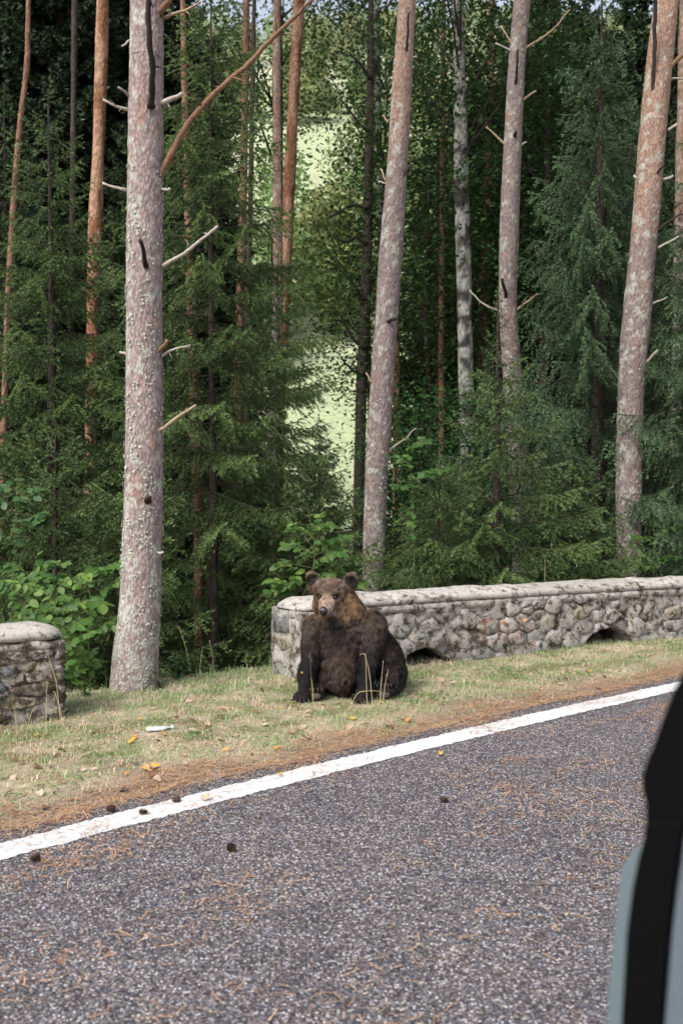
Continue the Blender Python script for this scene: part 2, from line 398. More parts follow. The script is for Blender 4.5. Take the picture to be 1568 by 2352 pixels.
class Wall:
    def __init__(s, path, thick, lip, arches=(), endturn=True):
        s.path = np.array(path, float); s.seg = np.hypot(*np.diff(s.path, axis=0).T); s.cum = np.concatenate([[0], np.cumsum(s.seg)])
        s.L = s.cum[-1]; s.T = thick; s.lip = lip; s.arches = arches
    def front(s, u):                  # plan position, tangent, outward normal (to the road) of the front face
        u = np.asarray(u, float)
        x = np.interp(u, s.cum, s.path[:, 0]); y = np.interp(u, s.cum, s.path[:, 1])
        e = 0.25
        tx = np.interp(np.clip(u + e, 0, s.L), s.cum, s.path[:, 0]) - np.interp(np.clip(u - e, 0, s.L), s.cum, s.path[:, 0])
        ty = np.interp(np.clip(u + e, 0, s.L), s.cum, s.path[:, 1]) - np.interp(np.clip(u - e, 0, s.L), s.cum, s.path[:, 1])
        l = np.hypot(tx, ty); tx, ty = tx / l, ty / l
        return np.stack([x, y], -1), np.stack([tx, ty], -1), np.stack([ty, -tx], -1)
    def pt(s, u, v, out=0.0, end=0):
        """3-D point on the face; u < 0 (end=-1) or u > L (end=1) wraps round the end of the wall"""
        u = np.asarray(u, float); v = np.asarray(v, float); out = np.asarray(out, float) + 0 * u
        p, t, n = s.front(np.clip(u, 0, s.L))
        over = np.where(u < 0, -u, np.where(u > s.L, u - s.L, 0.0)); sg = np.where(u < 0, -1.0, 1.0)
        # rounded corner of radius r
        r = 0.07
        th = np.clip(over / r, 0, math.pi / 2); ext = np.maximum(over - r * math.pi / 2, 0)
        off_t = np.where(over > 0, sg * (r * np.sin(th)), 0); off_n = np.where(over > 0, -r * (1 - np.cos(th)) - ext, 0)
        nn = n * np.where(over > 0, np.cos(th), 1)[..., None] + t * np.where(over > 0, sg * np.sin(th), 0)[..., None]
        q = p + t * off_t[..., None] + n * off_n[..., None] + nn * out[..., None]
        return np.concatenate([q, v[..., None]], -1)
    def arch_z(s, u):
        z = np.full(np.shape(u), -0.25)
        for (uc, hw, zt) in s.arches:
            w = np.clip(1 - ((np.asarray(u) - uc) / hw) ** 2, 0, None)
            z = np.maximum(z, np.where(np.abs(np.asarray(u) - uc) < hw, -0.12 + (zt + 0.12) * np.sqrt(w), -0.25))
        return z
    def core(s, name, mat, parent, inset=0.014):
        us = np.unique(np.concatenate([np.linspace(-0.05, s.L + 0.05, int(s.L / 0.03)), *[np.array([uc - hw + 0.004, uc - hw - 0.004, uc + hw - 0.004, uc + hw + 0.004]) for uc, hw, zt in s.arches]]))
        nv = 24; rows = []
        for u in us:
            p, t, n = s.front(np.clip(u, 0, s.L)); p = p + t * (u - np.clip(u, 0, s.L)); zb = float(s.arch_z(u)); zt = float(s.lip(u)) - 0.03
            prof = [(-inset, z) for z in np.linspace(zb, zt, nv)] + [(-s.T + inset, z) for z in np.linspace(zt, -0.6, 5)] + [(-s.T + inset, -0.6 if zb < -0.2 else zb)]
            prof[-2] = (-s.T + inset, -0.6 if zb < -0.2 else zb + 0.001)
            rows.append([(p[0] + n[0] * o, p[1] + n[1] * o, z) for o, z in prof])
        V = np.array(rows); k = V.shape[1]
        dn = (fbm(V[..., 0] * 9, V[..., 1] * 9, V[..., 2] * 13, 61, 4) - 0.5) * 0.085
        hole = sstep(0.62, 0.70, fbm(V[..., 0] * 7, V[..., 1] * 7, V[..., 2] * 12, 66, 3)); dn = dn - 0.04 * hole
        nrm = np.stack([s.front(np.clip(us, 0, s.L))[2]] * k, 1); V[..., :2] += nrm * dn[..., None]
        i = np.arange(len(us) - 1)[:, None] * k; j = np.arange(k)[None]; j2 = (j + 1) % k
        Qd = np.stack([i + j, i + k + j, i + k + j2, i + j2], -1).reshape(-1, 4)[:, ::-1]
        capA = np.arange(k)[None, ::-1]; capB = (np.arange(k) + (len(us) - 1) * k)[None]
        return link(name, mesh_np(name, V, [Qd, capA, capB], smooth=False), mat, parent)
    def stones(s, parent, mat, box, n, sx, seed, joint=0.009, drop=0.06, wrap=True):
        r = np.random.default_rng(seed); u0, u1, v0, v1 = box
        pts = np.stack([r.uniform(u0, u1, n), r.uniform(v0, v1, n)], 1)
        for _ in range(3):            # even the spacing out a little
            cells = voronoi_cells(pts, box, sx)
            pts = np.array([0.45 * p + 0.55 * c.mean(0) if c is not None else p for p, c in zip(pts, cells)])
        cells = voronoi_cells(pts, box, sx); k = 0
        for p, c in zip(pts, cells):
            if c is None: continue
            if p[1] < s.arch_z(np.array([p[0]]))[0] - 0.02 or r.random() < drop: continue
            # shrink for the joint, densify and roughen the outline
            cen = c.mean(0); P = []
            for i in range(len(c)):
                a, b_ = c[i], c[(i + 1) % len(c)]; m = max(1, int(np.hypot(*(b_ - a)) / 0.055))
                for w in range(m): P.append(a + (b_ - a) * w / m)
            P = np.array(P); dv = P - cen; rad = np.hypot(*dv.T)
            ang = np.arctan2(dv[:, 1], dv[:, 0])
            sh = 1 - (joint * r.uniform(0.3, 1.7)) / np.maximum(rad, 0.02) - 0.34 * (fbm(np.cos(ang) * 2.6 + 5 * p[0], np.sin(ang) * 2.6 + 5 * p[1], 0, seed) - 0.36)
            P = cen + dv * np.clip(sh, 0.55, 1.0)[:, None]
            az = s.arch_z(P[:, 0]); P[:, 1] = np.maximum(P[:, 1], np.where(az > -0.2, az + 0.004, P[:, 1]))
            proud = r.uniform(-0.018, 0.006); m = len(P)
            rings = [(1.0, -0.075), (1.0, proud - 0.014), (0.9, proud + 0.002), (0.55, proud + r.uniform(0.002, 0.014))]
            Vs = []
            for f, o in rings:
                q = cen + (P - cen) * f
                rough_ = (fbm(q[:, 0] * 22, q[:, 1] * 22, o * 9, seed + 3) - 0.5) * (0.034 if o > -0.05 else 0)
                Vs.append(s.pt(q[:, 0], q[:, 1], o + rough_))
            cpt = s.pt(np.array([cen[0]]), np.array([cen[1]]), proud + r.uniform(0, 0.012))
            V = np.concatenate(Vs + [cpt]); base = V.mean(0)
            i = np.arange(m); i2 = (i + 1) % m
            Qd = np.concatenate([np.stack([w * m + i, w * m + i2, (w + 1) * m + i2, (w + 1) * m + i], 1) for w in range(len(rings) - 1)])
            Tt = np.stack([(len(rings) - 1) * m + i, (len(rings) - 1) * m + i2, np.full(m, len(rings) * m)], 1)
            link('stone', mesh_np('stone', V - base, [Qd, Tt], smooth=False), mat, parent, loc=Vector(base) - parent.location); k += 1
        return k
    def caps(s, parent, mat, lengths, thick, over, seed, crown=0.03, name='capstone', dz=0.0, first_round=0.0, last_round=0.0, depth=None):
        r = np.random.default_rng(seed); u = -0.065
        dep = s.T + 2 * over if depth is None else depth
        while u < s.L - 0.02:
            l = min(r.uniform(*lengths), s.L + 0.065 - u); 
            if s.L - u - l < 0.2: l = s.L + 0.065 - u
            g_ = 0.006; us = np.linspace(u + g_, u + l - g_, max(4, int(l / 0.035)))
            lastp = u + l >= s.L
            rows = []
            for q_, uu in enumerate(us):
                p, t, n = s.front(np.clip(uu, 0, s.L)); p = p + t * (uu - np.clip(uu, 0, s.L)); z0 = float(s.lip(uu)) + dz
                cut = 0.13 * (max(0, 1 - (uu + 0.065) / 0.13) ** 2 if first_round else 0) + 0.13 * (max(0, 1 - (s.L + 0.065 - uu) / 0.13) ** 2 if last_round else 0)
                ww = np.linspace(over - cut, over - dep + cut, 8)
                f0 = first_round * max(0, 1 - (uu + 0.065) / 0.2) ** 2 if first_round else 0
                f1 = last_round * max(0, 1 - (s.L + 0.065 - uu) / 0.2) ** 2 if last_round else 0
                rim = 0.03 * (fbm(uu * 8, seed, 0, 71) - 0.5) + 0.03 * (fbm(uu * 25, seed, 0, 72) - 0.5)
                prof = [(over - 0.015 + rim - cut, z0 - thick), (over + rim - cut, z0 - 0.015 - 0.6 * (f0 + f1))]
                for w in ww[1:-1]:
                    tt = (w - (over - dep)) / dep
                    prof.append((w, z0 + crown * math.sin(math.pi * tt) - f0 - f1 + 0.04 * (fbm(p[0] * 6 + w * 6, p[1] * 6, 0, 73, 4) - 0.5)))
                prof += [(over - dep + cut, z0 - 0.015 - 0.6 * (f0 + f1)), (over - dep + cut, z0 - thick)]
                rows.append([(p[0] + n[0] * o, p[1] + n[1] * o, z) for o, z in prof])
            V = np.array(rows); k = V.shape[1]; base = V.reshape(-1, 3).mean(0); m = len(us)
            i = np.arange(m - 1)[:, None] * k; j = np.arange(k)[None]; j2 = (j + 1) % k
            Qd = np.stack([i + j, i + k + j, i + k + j2, i + j2], -1).reshape(-1, 4)[:, ::-1]
            link(name, mesh_np(name, V.reshape(-1, 3) - base, [Qd, np.arange(k)[None, ::-1], (np.arange(k) + (m - 1) * k)[None]], smooth=False), mat, parent, loc=Vector(base) - parent.location)
            u += l

# long wall behind the bear, with two low drain arches
W1 = Wall([(-0.30, 8.45), (0.4, 8.90), (1.1, 9.35), (2.4, 10.08), (3.8, 10.85), (6.5, 12.3)], 0.52,
          lambda u: 0.645 - 0.0125 * np.asarray(u) + 0.0, ())
def wall_u(w, x):                     # arc length where the photo column x meets the wall front
    us = np.linspace(0, w.L, 400); p = w.front(us)[0]
    return float(us[np.argmin(np.abs((p[:, 0] / p[:, 1]) - (x - CX) / F))])
ua, ub = wall_u(W1, 904), wall_u(W1, 1050); uc_, ud = wall_u(W1, 1332), wall_u(W1, 1468)
W1.arches = (((ua + ub) / 2, (ub - ua) / 2, 0.185), ((uc_ + ud) / 2, (ud - uc_) / 2, 0.20))
w1 = empty('stone_wall', (*W1.front(W1.L / 2)[0], 0), 'long low rubble stone wall with two small arches behind the bear', 'wall')
def child_core(w, root, mat):
    c = w.core('mortar_core', mat, None); c.parent = root; c.matrix_parent_inverse = Matrix.Translation(-Vector(root.location)); return c
core1 = child_core(W1, w1, M['mortar'])
W1.stones(w1, M['stone'], (-0.56, W1.L, -0.12, 0.555), 170, 1.6, 101, joint=0.003, drop=0.42)
W1.caps(w1, M['cap'], (0.5, 1.3), 0.075, 0.0, 111, crown=0.0, name='coping_block', dz=-0.022, depth=0.3, first_round=0.001)
W1.caps(w1, M['cap'], (0.9, 1.7), 0.055, 0.006, 112, crown=0.045, dz=0.032, first_round=0.085)
# wall stub on the left
W2 = Wall([(-5.4, 5.32), (-4.0, 6.05), (-2.02, 7.06)], 0.5, lambda u: 0.625 + 0 * np.asarray(u), ())
w2 = empty('stone_wall', (*W2.front(W2.L / 2)[0], 0), 'mossy weathered end of a stone wall beside the beech saplings', 'wall')
core2 = child_core(W2, w2, M['mortar_dark'])
W2.stones(w2, M['stone_dark'], (W2.L - 1.3, W2.L + 0.5, -0.12, 0.545), 66, 2.6, 121, joint=0.004, drop=0.15)
W2.stones(w2, M['stone_dark'], (0.0, W2.L - 1.31, -0.12, 0.545), 40, 2.4, 122, joint=0.006, drop=0.06)
W2.caps(w2, M['cap'], (0.5, 0.9), 0.06, 0.0, 131, crown=0.0, name='coping_block', dz=-0.03, depth=0.16, last_round=0.03)
W2.caps(w2, M['cap'], (0.8, 1.2), 0.055, 0.004, 132, crown=0.05, dz=0.035, last_round=0.07)
# faded red letters daubed on the long wall, laid onto the stones
b = NB('faded_red_paint'); v = b.coord(kind='World'); n = b.noise(v, 30, 5, 0.7)
out = b.n['Material Output']; tr = b.new('ShaderNodeBsdfTransparent'); mx = b.new('ShaderNodeMixShader')
b.base(b.ramp(b.noise(v, 8, 3), [(0.3, (0.30, 0.10, 0.085)), (0.7, (0.40, 0.17, 0.12))])).rough(0.9)
b.ln(b.ramp(n, [(0.42, 0.75), (0.60, 0.05)]), mx.inputs[0]); b.ln(tr.outputs[0], mx.inputs[1]); b.ln(b.b.outputs[0], mx.inputs[2]); b.ln(mx.outputs[0], out.inputs['Surface']); M['red_paint'] = b.m
b = NB('orange_paint'); v = b.coord(kind='World'); b.base(b.ramp(b.noise(v, 20, 3), [(0.3, (0.50, 0.22, 0.12)), (0.7, (0.55, 0.33, 0.20))])).rough(0.9); M['orange_paint'] = b.m
bpy.context.view_layer.update(); DG = bpy.context.evaluated_depsgraph_get()
def zz(p): return ((1850 + p[0] / 3.92) * 0.57415, (2400 + p[1] / 3.92) * 0.57415)
def paint(strokes, mat, name):
    A = Acc()
    for pts, w in strokes:
        q = spline(np.array([zz(p) for p in pts]), max(6, int(len(pts) * 5))); t = np.gradient(q, axis=0); t /= np.linalg.norm(t, axis=1)[:, None] + 1e-9; nn = np.stack([-t[:, 1], t[:, 0]], 1)
        ww = w / 3.92 * 0.574 / 2 * (0.8 + 0.4 * vn3(np.arange(len(q)) * 0.9, w, 0, 4)); rows = []
        for k in np.linspace(-1, 1, 5):
            for (x, y) in q + nn * (ww * k)[:, None]:
                d = ray(x, y).normalized(); ok, loc, nor, *_ = sc.ray_cast(DG, Vector((0, 0, HCAM)), d)
                rows.append(np.array(loc) - np.array(d) * 0.005 if ok else np.array(at(x, y, 9.9)))
        m = len(q); V = np.array(rows); i = np.arange(4)[:, None] * m; j = np.arange(m - 1)[None]
        A.add(V, None, np.stack([i + j, i + j + 1, i + m + j + 1, i + m + j], -1).reshape(-1, 4))
    me = A.mesh(name); o = link(name, me, mat); o.parent = w1; o.matrix_parent_inverse = Matrix.Translation(-Vector(w1.location)); return o
paint([([(250, 345), (350, 325), (470, 305)], 46), ([(352, 335), (345, 450), (335, 560), (325, 690)], 44)], M['red_paint'], 'painted_letter')['label'] = 'faded red letter T'
paint([([(585, 350), (570, 420), (580, 530)], 46), ([(600, 340), (680, 370), (712, 460), (690, 570), (640, 640)], 50)], M['red_paint'], 'painted_letter')['label'] = 'faded red letter D'
paint([([(872, 340), (862, 440), (850, 560), (848, 632)], 52), ([(862, 480), (920, 455), (975, 458)], 30), ([(1060, 360), (1072, 420), (1072, 492)], 42)], M['red_paint'], 'painted_letter')['label'] = 'faded red letter H'
paint([([(940, 310), (975, 312), (1005, 320)], 62), ([(610, 330), (617, 350), (620, 375)], 36), ([(1110, 650), (1115, 680), (1118, 700)], 40)], M['orange_paint'], 'paint_dab')['label'] = 'orange dabs of paint over the letters'

# ------------------------------------------------------------------ trunks
def trunk_path(pts, Y, top_z, leanY=0.0):
    """pts: (x, y, width) in photo pixels from the foot up; returns world path and radii, continued to the ground and to top_z"""
    P = []; R = []
    for x, y, w in pts:
        p = at(x, y, Y); P.append(np.array(p)); R.append(w / 2 / F * Y)
    P = np.array(P); R = np.array(R)
    zg = float(gz(P[0][0], P[0][1])) - 0.12
    if P[0][2] > zg + 0.02:
        d = (P[0] - P[1]) / max(abs(P[0][2] - P[1][2]), 1e-3) * 0.5; d[2] = -1
        k = P[0][2] - zg; q = P[0] + d * k; q[2] = zg
        P = np.vstack([q, P]); R = np.concatenate([[R[0] * 1.12], R])
    if P[-1][2] < top_z:
        d = P[-1] - P[-2]; d = d / d[2]; k = top_z - P[-1][2]
        P = np.vstack([P, P[-1] + d * k * 0.5, P[-1] + d * k]); R = np.concatenate([R, [R[-1] * 0.72, R[-1] * 0.3]])
    return P, R
PINK = np.array((0.33, 0.262, 0.25)); ORANGE = np.array((0.46, 0.305, 0.225)); GREYB = np.array((0.10, 0.085, 0.075)); LICH = np.array((0.47, 0.48, 0.42))
def trunk_mesh(name, P, R, seg, step, amp, style='pine', zor=(5.0, 9.0), lich=0.0, seed=0, scale=1.0, tone=1.0):
    L = np.linalg.norm(np.diff(P, axis=0), axis=1).sum(); n = max(6, int(L / step))
    C = spline(np.column_stack([P, R]), n); c, r = C[:, :3], C[:, 3]
    V, Qd, T = tube(c, r, seg, cap=False)
    ang = np.tile(np.arange(seg) * 2 * math.pi / seg, n); z = np.repeat(c[:, 2], seg); rr = np.repeat(r, seg)
    cen = np.repeat(c, seg, axis=0); d = V - cen; d /= np.linalg.norm(d, axis=1)[:, None] + 1e-9
    X, Y_ = np.cos(ang) * rr, np.sin(ang) * rr
    plate = fbm(X * 24 * scale, Y_ * 24 * scale, z * 13 * scale, seed, 3); big = fbm(X * 6, Y_ * 6, z * 1.6, seed + 5, 2)
    low = vn3(X * 1.5, Y_ * 1.5, z * 1.1, seed + 9)
    h = (plate - 0.5) * amp * 2 + (big - 0.5) * amp * 1.5 + (low - 0.5) * rr * 0.18
    zg = c[0, 2]; h = h + rr * 0.07 * np.exp(-(z - zg) / 0.28)
    V = V + d * h[:, None]
    if style == 'pine':
        o = sstep(zor[0], zor[1], z + (fbm(X * 9, Y_ * 9, z * 1.8, seed + 2) - 0.5) * 3.2)
        col = (PINK * (1 - o)[:, None] + ORANGE * o[:, None]) * tone
        rust = sstep(0.60, 0.72, fbm(X * 12, Y_ * 12, z * 2.4, seed + 3)); col = lerp(col, (0.33, 0.17, 0.11), rust * 0.3)
    elif style == 'orange':
        o = sstep(0.42, 0.6, fbm(X * 9, Y_ * 9, z * 2.2, seed + 2)); col = lerp((0.24, 0.11, 0.055), (0.42, 0.25, 0.165), o)
    elif style == 'birch':
        o = sstep(0.45, 0.60, fbm(X * 5, Y_ * 5, z * 5, seed + 2)); col = lerp((0.33, 0.33, 0.30), (0.05, 0.047, 0.042), o)
    elif style == 'red':
        col = lerp((0.20, 0.10, 0.065), (0.27, 0.16, 0.11), plate)
    else:
        col = lerp((0.035, 0.028, 0.023), (0.085, 0.066, 0.055), plate)
    col = np.asarray(col) * (0.72 + 0.5 * plate)[:, None]
    if lich > 0:
        l = sstep(0.53, 0.60, fbm(X * 17, Y_ * 17, z * 13, seed + 7, 3) + 0.16 * lich * np.exp(-np.maximum(z - zg, 0) / (1.1 + 0.8 * lich)) - 0.09 + 0.05 * d[:, 0] * -1)
        col = lerp(col, LICH * 0.9, l * 0.75)
    return mesh_np(name, V, Qd, col), (c, r)
def flakes(c, r, n, zmax, seed, size=(0.005, 0.014), bias=1.0):
    """crusty lichen scales standing off the bark"""
    g_ = np.random.default_rng(seed); A = Acc(); z0 = c[0, 2]
    z = z0 + 0.1 + (zmax - z0) * g_.random(n * 3) ** (1.7 * bias); a = g_.uniform(0, 2 * math.pi, n * 3)
    x = np.interp(z, c[:, 2], c[:, 0]); y = np.interp(z, c[:, 2], c[:, 1]); rr = np.interp(z, c[:, 2], r)
    dens = fbm(np.cos(a) * rr * 13, np.sin(a) * rr * 13, z * 6, seed)
    keep = np.where(dens + 0.12 * np.exp(-(z - z0) / 1.2) - 0.03 * np.cos(a) > 0.52)[0][:n]
    for i in keep:
        nrm = np.array([math.cos(a[i]), math.sin(a[i]), 0]); tx = np.array([-nrm[1], nrm[0], 0]); s_ = g_.uniform(*size)
        p = np.array([x[i], y[i], z[i]]) + nrm * (rr[i] * 1.0 + 0.002 + rr[i] * 0.1 * np.exp(-(z[i] - z0) / 0.3))
        m = 6; t = np.arange(m) * 2 * math.pi / m + g_.uniform(0, 1); rd_ = s_ * g_.uniform(0.6, 1.2, m)
        ring = p + np.outer(np.cos(t) * rd_, tx) + np.outer(np.sin(t) * rd_, (0, 0, 1)) + nrm * g_.uniform(0.0, 0.006, m)[:, None]
        mid = p + nrm * g_.uniform(0.003, 0.008)
        cc = LICH * g_.uniform(0.75, 1.12) * np.array([1, g_.uniform(0.97, 1.03), g_.uniform(0.9, 1.05)])
        A.add(np.vstack([ring, mid]), [(k, (k + 1) % m, m) for k in range(m)], col=cc)
    return A.mesh('lichen', False)
DEAD = {'pale': (0.42, 0.38, 0.33), 'grey': (0.26, 0.23, 0.20), 'dark': (0.035, 0.027, 0.023), 'brown': (0.21, 0.12, 0.075), 'tan': (0.36, 0.27, 0.19)}
def snag(root, path, Y, w0, w1, col, fwd=0.0, twigs=0, seed=0, name='branch'):
    """dead branch traced in photo pixels, rooted at depth Y (reaching fwd metres towards the viewer at its tip)"""
    g_ = np.random.default_rng(seed + int(path[0][0])); k = len(path)
    P = np.array([at(x, y, Y - fwd * i / (k - 1)) for i, (x, y) in enumerate(path)])
    n = max(5, int(np.linalg.norm(np.diff(P, axis=0), axis=1).sum() / 0.05)); P = spline(P, n)
    P = P + (np.stack([fbm(np.arange(n) * 0.7, s_, 0, seed + 3) for s_ in (1, 2, 3)], 1) - 0.5) * 0.03 * np.linspace(0, 1, n)[:, None] ** 0.5
    R = np.linspace(w0, w1, n) / 2 / F * Y * (0.85 + 0.35 * fbm(np.arange(n) * 1.3, seed, 0, 8))
    R[0] *= 1.35
    A = Acc(); V, Qd, T = tube(P, R, 7); c = np.array(DEAD[col]); A.add(V, T, Qd, c)
    for _ in range(twigs):
        i = g_.integers(n // 5, n - 1); d = g_.normal(size=3); d = d / np.linalg.norm(d) * g_.uniform(0.05, 0.22) * (1 if twigs > 3 else 0.5)
        Vt, Qt, Tt = tube(np.array([P[i], P[i] + d * 0.6 + (0, 0, 0.01), P[i] + d]), np.array([R[i] * 0.45, R[i] * 0.3, 0.001]), 4)
        A.add(Vt, Tt, Qt, c * g_.uniform(0.8, 1.3))
    base = P[0]; me = A.mesh(name); me.transform(Matrix.Translation(-Vector(base)))
    return link(name, me, M['deadwood'], root, loc=Vector(base) - root.location)

# high pine crown, shared by all the pines: tufts of long needles on a few limbs
def pine_crown_mesh(seed, n=150, tuft=46):
    g_ = np.random.default_rng(seed); A = Acc()
    for i in range(26):
        a = g_.uniform(0, 6.28); z0 = g_.uniform(0.0, 4.2); ln = g_.uniform(0.8, 2.0) * (1.15 - z0 / 6)
        tip = np.array([math.cos(a) * ln, math.sin(a) * ln, z0 + g_.uniform(0.1, 0.8)])
        P = spline(np.array([[0, 0, z0], tip * (0.5, 0.5, 1) + (0, 0, -0.1), tip]), 6)
        V, Qd, T = tube(P, np.linspace(0.04, 0.01, 6), 5); A.add(V, T, Qd, (0.25, 0.13, 0.07))
        for j in range(7):
            c = P[g_.integers(2, 6)] + g_.normal(size=3) * (0.22, 0.22, 0.16)
            d = g_.normal(size=(tuft, 3)) + (0, 0, 0.35); d /= np.linalg.norm(d, axis=1)[:, None]
            l = g_.uniform(0.10, 0.2, tuft)[:, None]; sd = np.cross(d, g_.normal(size=(tuft, 3))); sd /= np.linalg.norm(sd, axis=1)[:, None]
            root_ = c + g_.normal(size=(tuft, 3)) * 0.07
            V = np.stack([root_ - sd * 0.007, root_ + sd * 0.007, root_ + d * l], 1).reshape(-1, 3)
            A.add(V, np.arange(3 * tuft).reshape(-1, 3), col=np.array((0.045, 0.095, 0.04)) * g_.uniform(0.7, 1.4))
    return A.mesh('pine_crown', False)
CROWN_PINE = pine_crown_mesh(5)
def pine(label, pts, Y, top, seg=24, step=0.03, amp=0.006, style='pine', zor=(5, 9), lich=0.0, seed=0, crown=True, nfl=0, zfl=3.0, group=None, name='pine_tree', mat='bark', cat='tree', scale=1.0, tone=0.74):
    P, R = trunk_path(pts, Y, top)
    zg = float(gz(P[0][0], P[0][1])); root = empty(name, (P[0][0], P[0][1], zg), label, cat, group)
    me, (c, r) = trunk_mesh('trunk', P, R, seg, step, amp, style, zor, lich, seed, scale, tone)
    me.transform(Matrix.Translation(-Vector(root.location)))
    link('trunk', me, M[mat], root)
    if nfl:
        fl = flakes(c, r, nfl, zfl, seed + 40); fl.transform(Matrix.Translation(-Vector(root.location)))
        o = link('lichen', fl, M['lichen'], root); o['kind'] = 'stuff'
    if crown:
        link('crown', CROWN_PINE, M['needles'], root, loc=Vector(P[-1]) - root.location - Vector((0, 0, 4.3)), rot=(0, 0, seed * 1.3), scale=0.85 + 0.05 * (seed % 5))
    return root

# ---- the four near pines
Y1 = 8.17
t1 = pine('thick pink-grey pine trunk crusted with lichen rising from the grassy crest', [(309, 1596, 106), (313, 1500, 100), (322, 1400, 96), (328, 1200, 91), (331, 1000, 87), (332, 700, 84), (334, 400, 81), (337, 150, 79), (338, 0, 78)],
          Y1, 14, seg=72, step=0.016, amp=0.005, zor=(9, 13), lich=1.0, seed=1, nfl=2000, zfl=4.2, tone=0.95)
for path, w0, w1, col, fwd, tw in [
    ([(347, 246), (350, 180), (344, 90), (339, -60)], 15, 11, 'dark', 0.5, 2), ([(355, 428), (378, 380), (425, 295), (480, 228), (560, 155), (640, 75), (725, -10)], 17, 8, 'brown', 0.0, 16),
    ([(374, 612), (420, 582), (462, 550), (497, 521)], 9, 6, 'pale', 0.1, 3), ([(372, 240), (395, 226), (418, 212)], 14, 9, 'pale', 0.1, 1), ([(300, 254), (268, 245), (237, 225)], 8, 5, 'pale', 0.1, 2),
    ([(304, 228), (288, 212), (272, 197)], 8, 5, 'grey', 0.1, 0), ([(294, 438), (262, 430), (235, 417)], 8, 5, 'pale', 0.05, 1), ([(336, 612), (330, 580), (322, 548)], 10, 9, 'dark', 0.25, 0),
    ([(358, 816), (372, 798), (384, 779)], 11, 8, 'brown', 0.1, 0), ([(372, 818), (405, 800), (438, 790)], 6, 4, 'pale', 0.0, 2), ([(294, 815), (284, 811), (275, 806)], 8, 6, 'pale', 0.0, 0),
    ([(346, 1000), (372, 984), (410, 956), (447, 932)], 11, 6, 'tan', 0.12, 3), ([(352, 1270), (364, 1270), (374, 1266)], 8, 6, 'pale', 0.1, 0), ([(340, 1150), (341, 1143), (342, 1139)], 14, 9, 'dark', 0.16, 0),
    ([(362, 36), (376, 16), (392, -12)], 20, 14, 'brown', 0.1, 0), ([(380, 40), (424, 22), (462, 3)], 8, 5, 'tan', 0.2, 3), ([(300, 95), (292, 96), (280, 103)], 6, 4, 'pale', 0.05, 0), ([(372, 436), (380, 436), (390, 430)], 8, 6, 'pale', 0.05, 0)]:
    snag(t1, path, Y1 - (0.15 if col == 'dark' else 0.03), w0, w1, col, fwd, tw, 3)
Y2 = 12.0
t2 = pine('slim leaning pine trunk growing right behind the end of the arched wall', [(857, 1420, 50), (858, 1300, 51), (862, 1150, 51), (868, 1020, 53), (888, 720, 52), (910, 400, 49), (924, 180, 46), (935, 0, 43)], Y2, 15,
          seg=40, step=0.03, amp=0.006, zor=(4.6, 7.5), lich=0.9, seed=2, nfl=1100, zfl=2.6)
for path, w0, w1, col, fwd, tw in [([(931, 140), (935, 90), (938, 28)], 6, 4, 'dark', 0.3, 0), ([(913, 422), (928, 400), (944, 377)], 6, 4, 'dark', 0.1, 0), ([(888, 418), (880, 404), (874, 386)], 5, 3, 'tan', 0, 0), ([(892, 420), (880, 421), (868, 416)], 5, 3, 'pale', 0, 0),
    ([(878, 748), (892, 738), (908, 731)], 9, 7, 'dark', 0.2, 0), ([(888, 1038), (918, 1016), (956, 984)], 6, 3, 'grey', 0, 2), ([(938, 133), (950, 131), (957, 132)], 6, 4, 'pale', 0, 0), ([(890, 282), (884, 272), (878, 264)], 5, 3, 'tan', 0, 0), ([(858, 880), (848, 872), (840, 855)], 5, 3, 'tan', 0, 0)]:
    snag(t2, path, Y2 - 0.03, w0, w1, col, fwd, tw, 5)
Y3 = 15.0
t3 = pine('slender pine trunk with paired snags behind the pointed young spruce', [(1192, 1090, 46), (1186, 1000, 46), (1176, 850, 44), (1166, 700, 43), (1170, 500, 42), (1178, 300, 41), (1187, 130, 40), (1198, 0, 38)], Y3, 17,
          seg=32, step=0.04, amp=0.006, zor=(7.5, 13), lich=1.1, seed=3, nfl=500, zfl=3.4)
for path, w0, w1, col, fwd, tw in [([(1180, 222), (1186, 170), (1188, 112)], 7, 5, 'dark', 0.3, 0), ([(1203, 112), (1240, 90), (1270, 66), (1308, 22)], 6, 3, 'tan', 0, 4), ([(1182, 106), (1166, 86), (1149, 60)], 6, 4, 'tan', 0, 0), ([(1180, 120), (1160, 110), (1137, 100)], 5, 3, 'pale', 0, 0),
    ([(1198, 232), (1212, 222), (1230, 209)], 5, 4, 'tan', 0, 0), ([(1164, 336), (1140, 314), (1116, 291)], 6, 3, 'tan', 0, 1), ([(1167, 702), (1160, 672), (1152, 640)], 9, 7, 'dark', 0.25, 0), ([(1156, 718), (1112, 700), (1077, 666)], 6, 3, 'pale', 0, 2), ([(1186, 712), (1210, 694), (1236, 674)], 6, 4, 'tan', 0, 0), ([(1182, 322), (1182, 312), (1184, 304)], 9, 7, 'dark', 0.2, 0), ([(1195, 334), (1202, 330), (1208, 327)], 5, 4, 'pale', 0, 0)]:
    snag(t3, path, Y3 - 0.03, w0, w1, col, fwd, tw, 7)
Y4 = 12.6
t4 = pine('leaning orange-topped pine trunk over the far end of the arched wall', [(1440, 1400, 58), (1443, 1300, 58), (1443, 1150, 60), (1448, 900, 61), (1462, 720, 61), (1480, 520, 59), (1498, 300, 56), (1515, 130, 54), (1530, 0, 51)], Y4, 15,
          seg=44, step=0.03, amp=0.007, zor=(3.6, 6.6), lich=1.0, seed=4, nfl=1100, zfl=3.2)
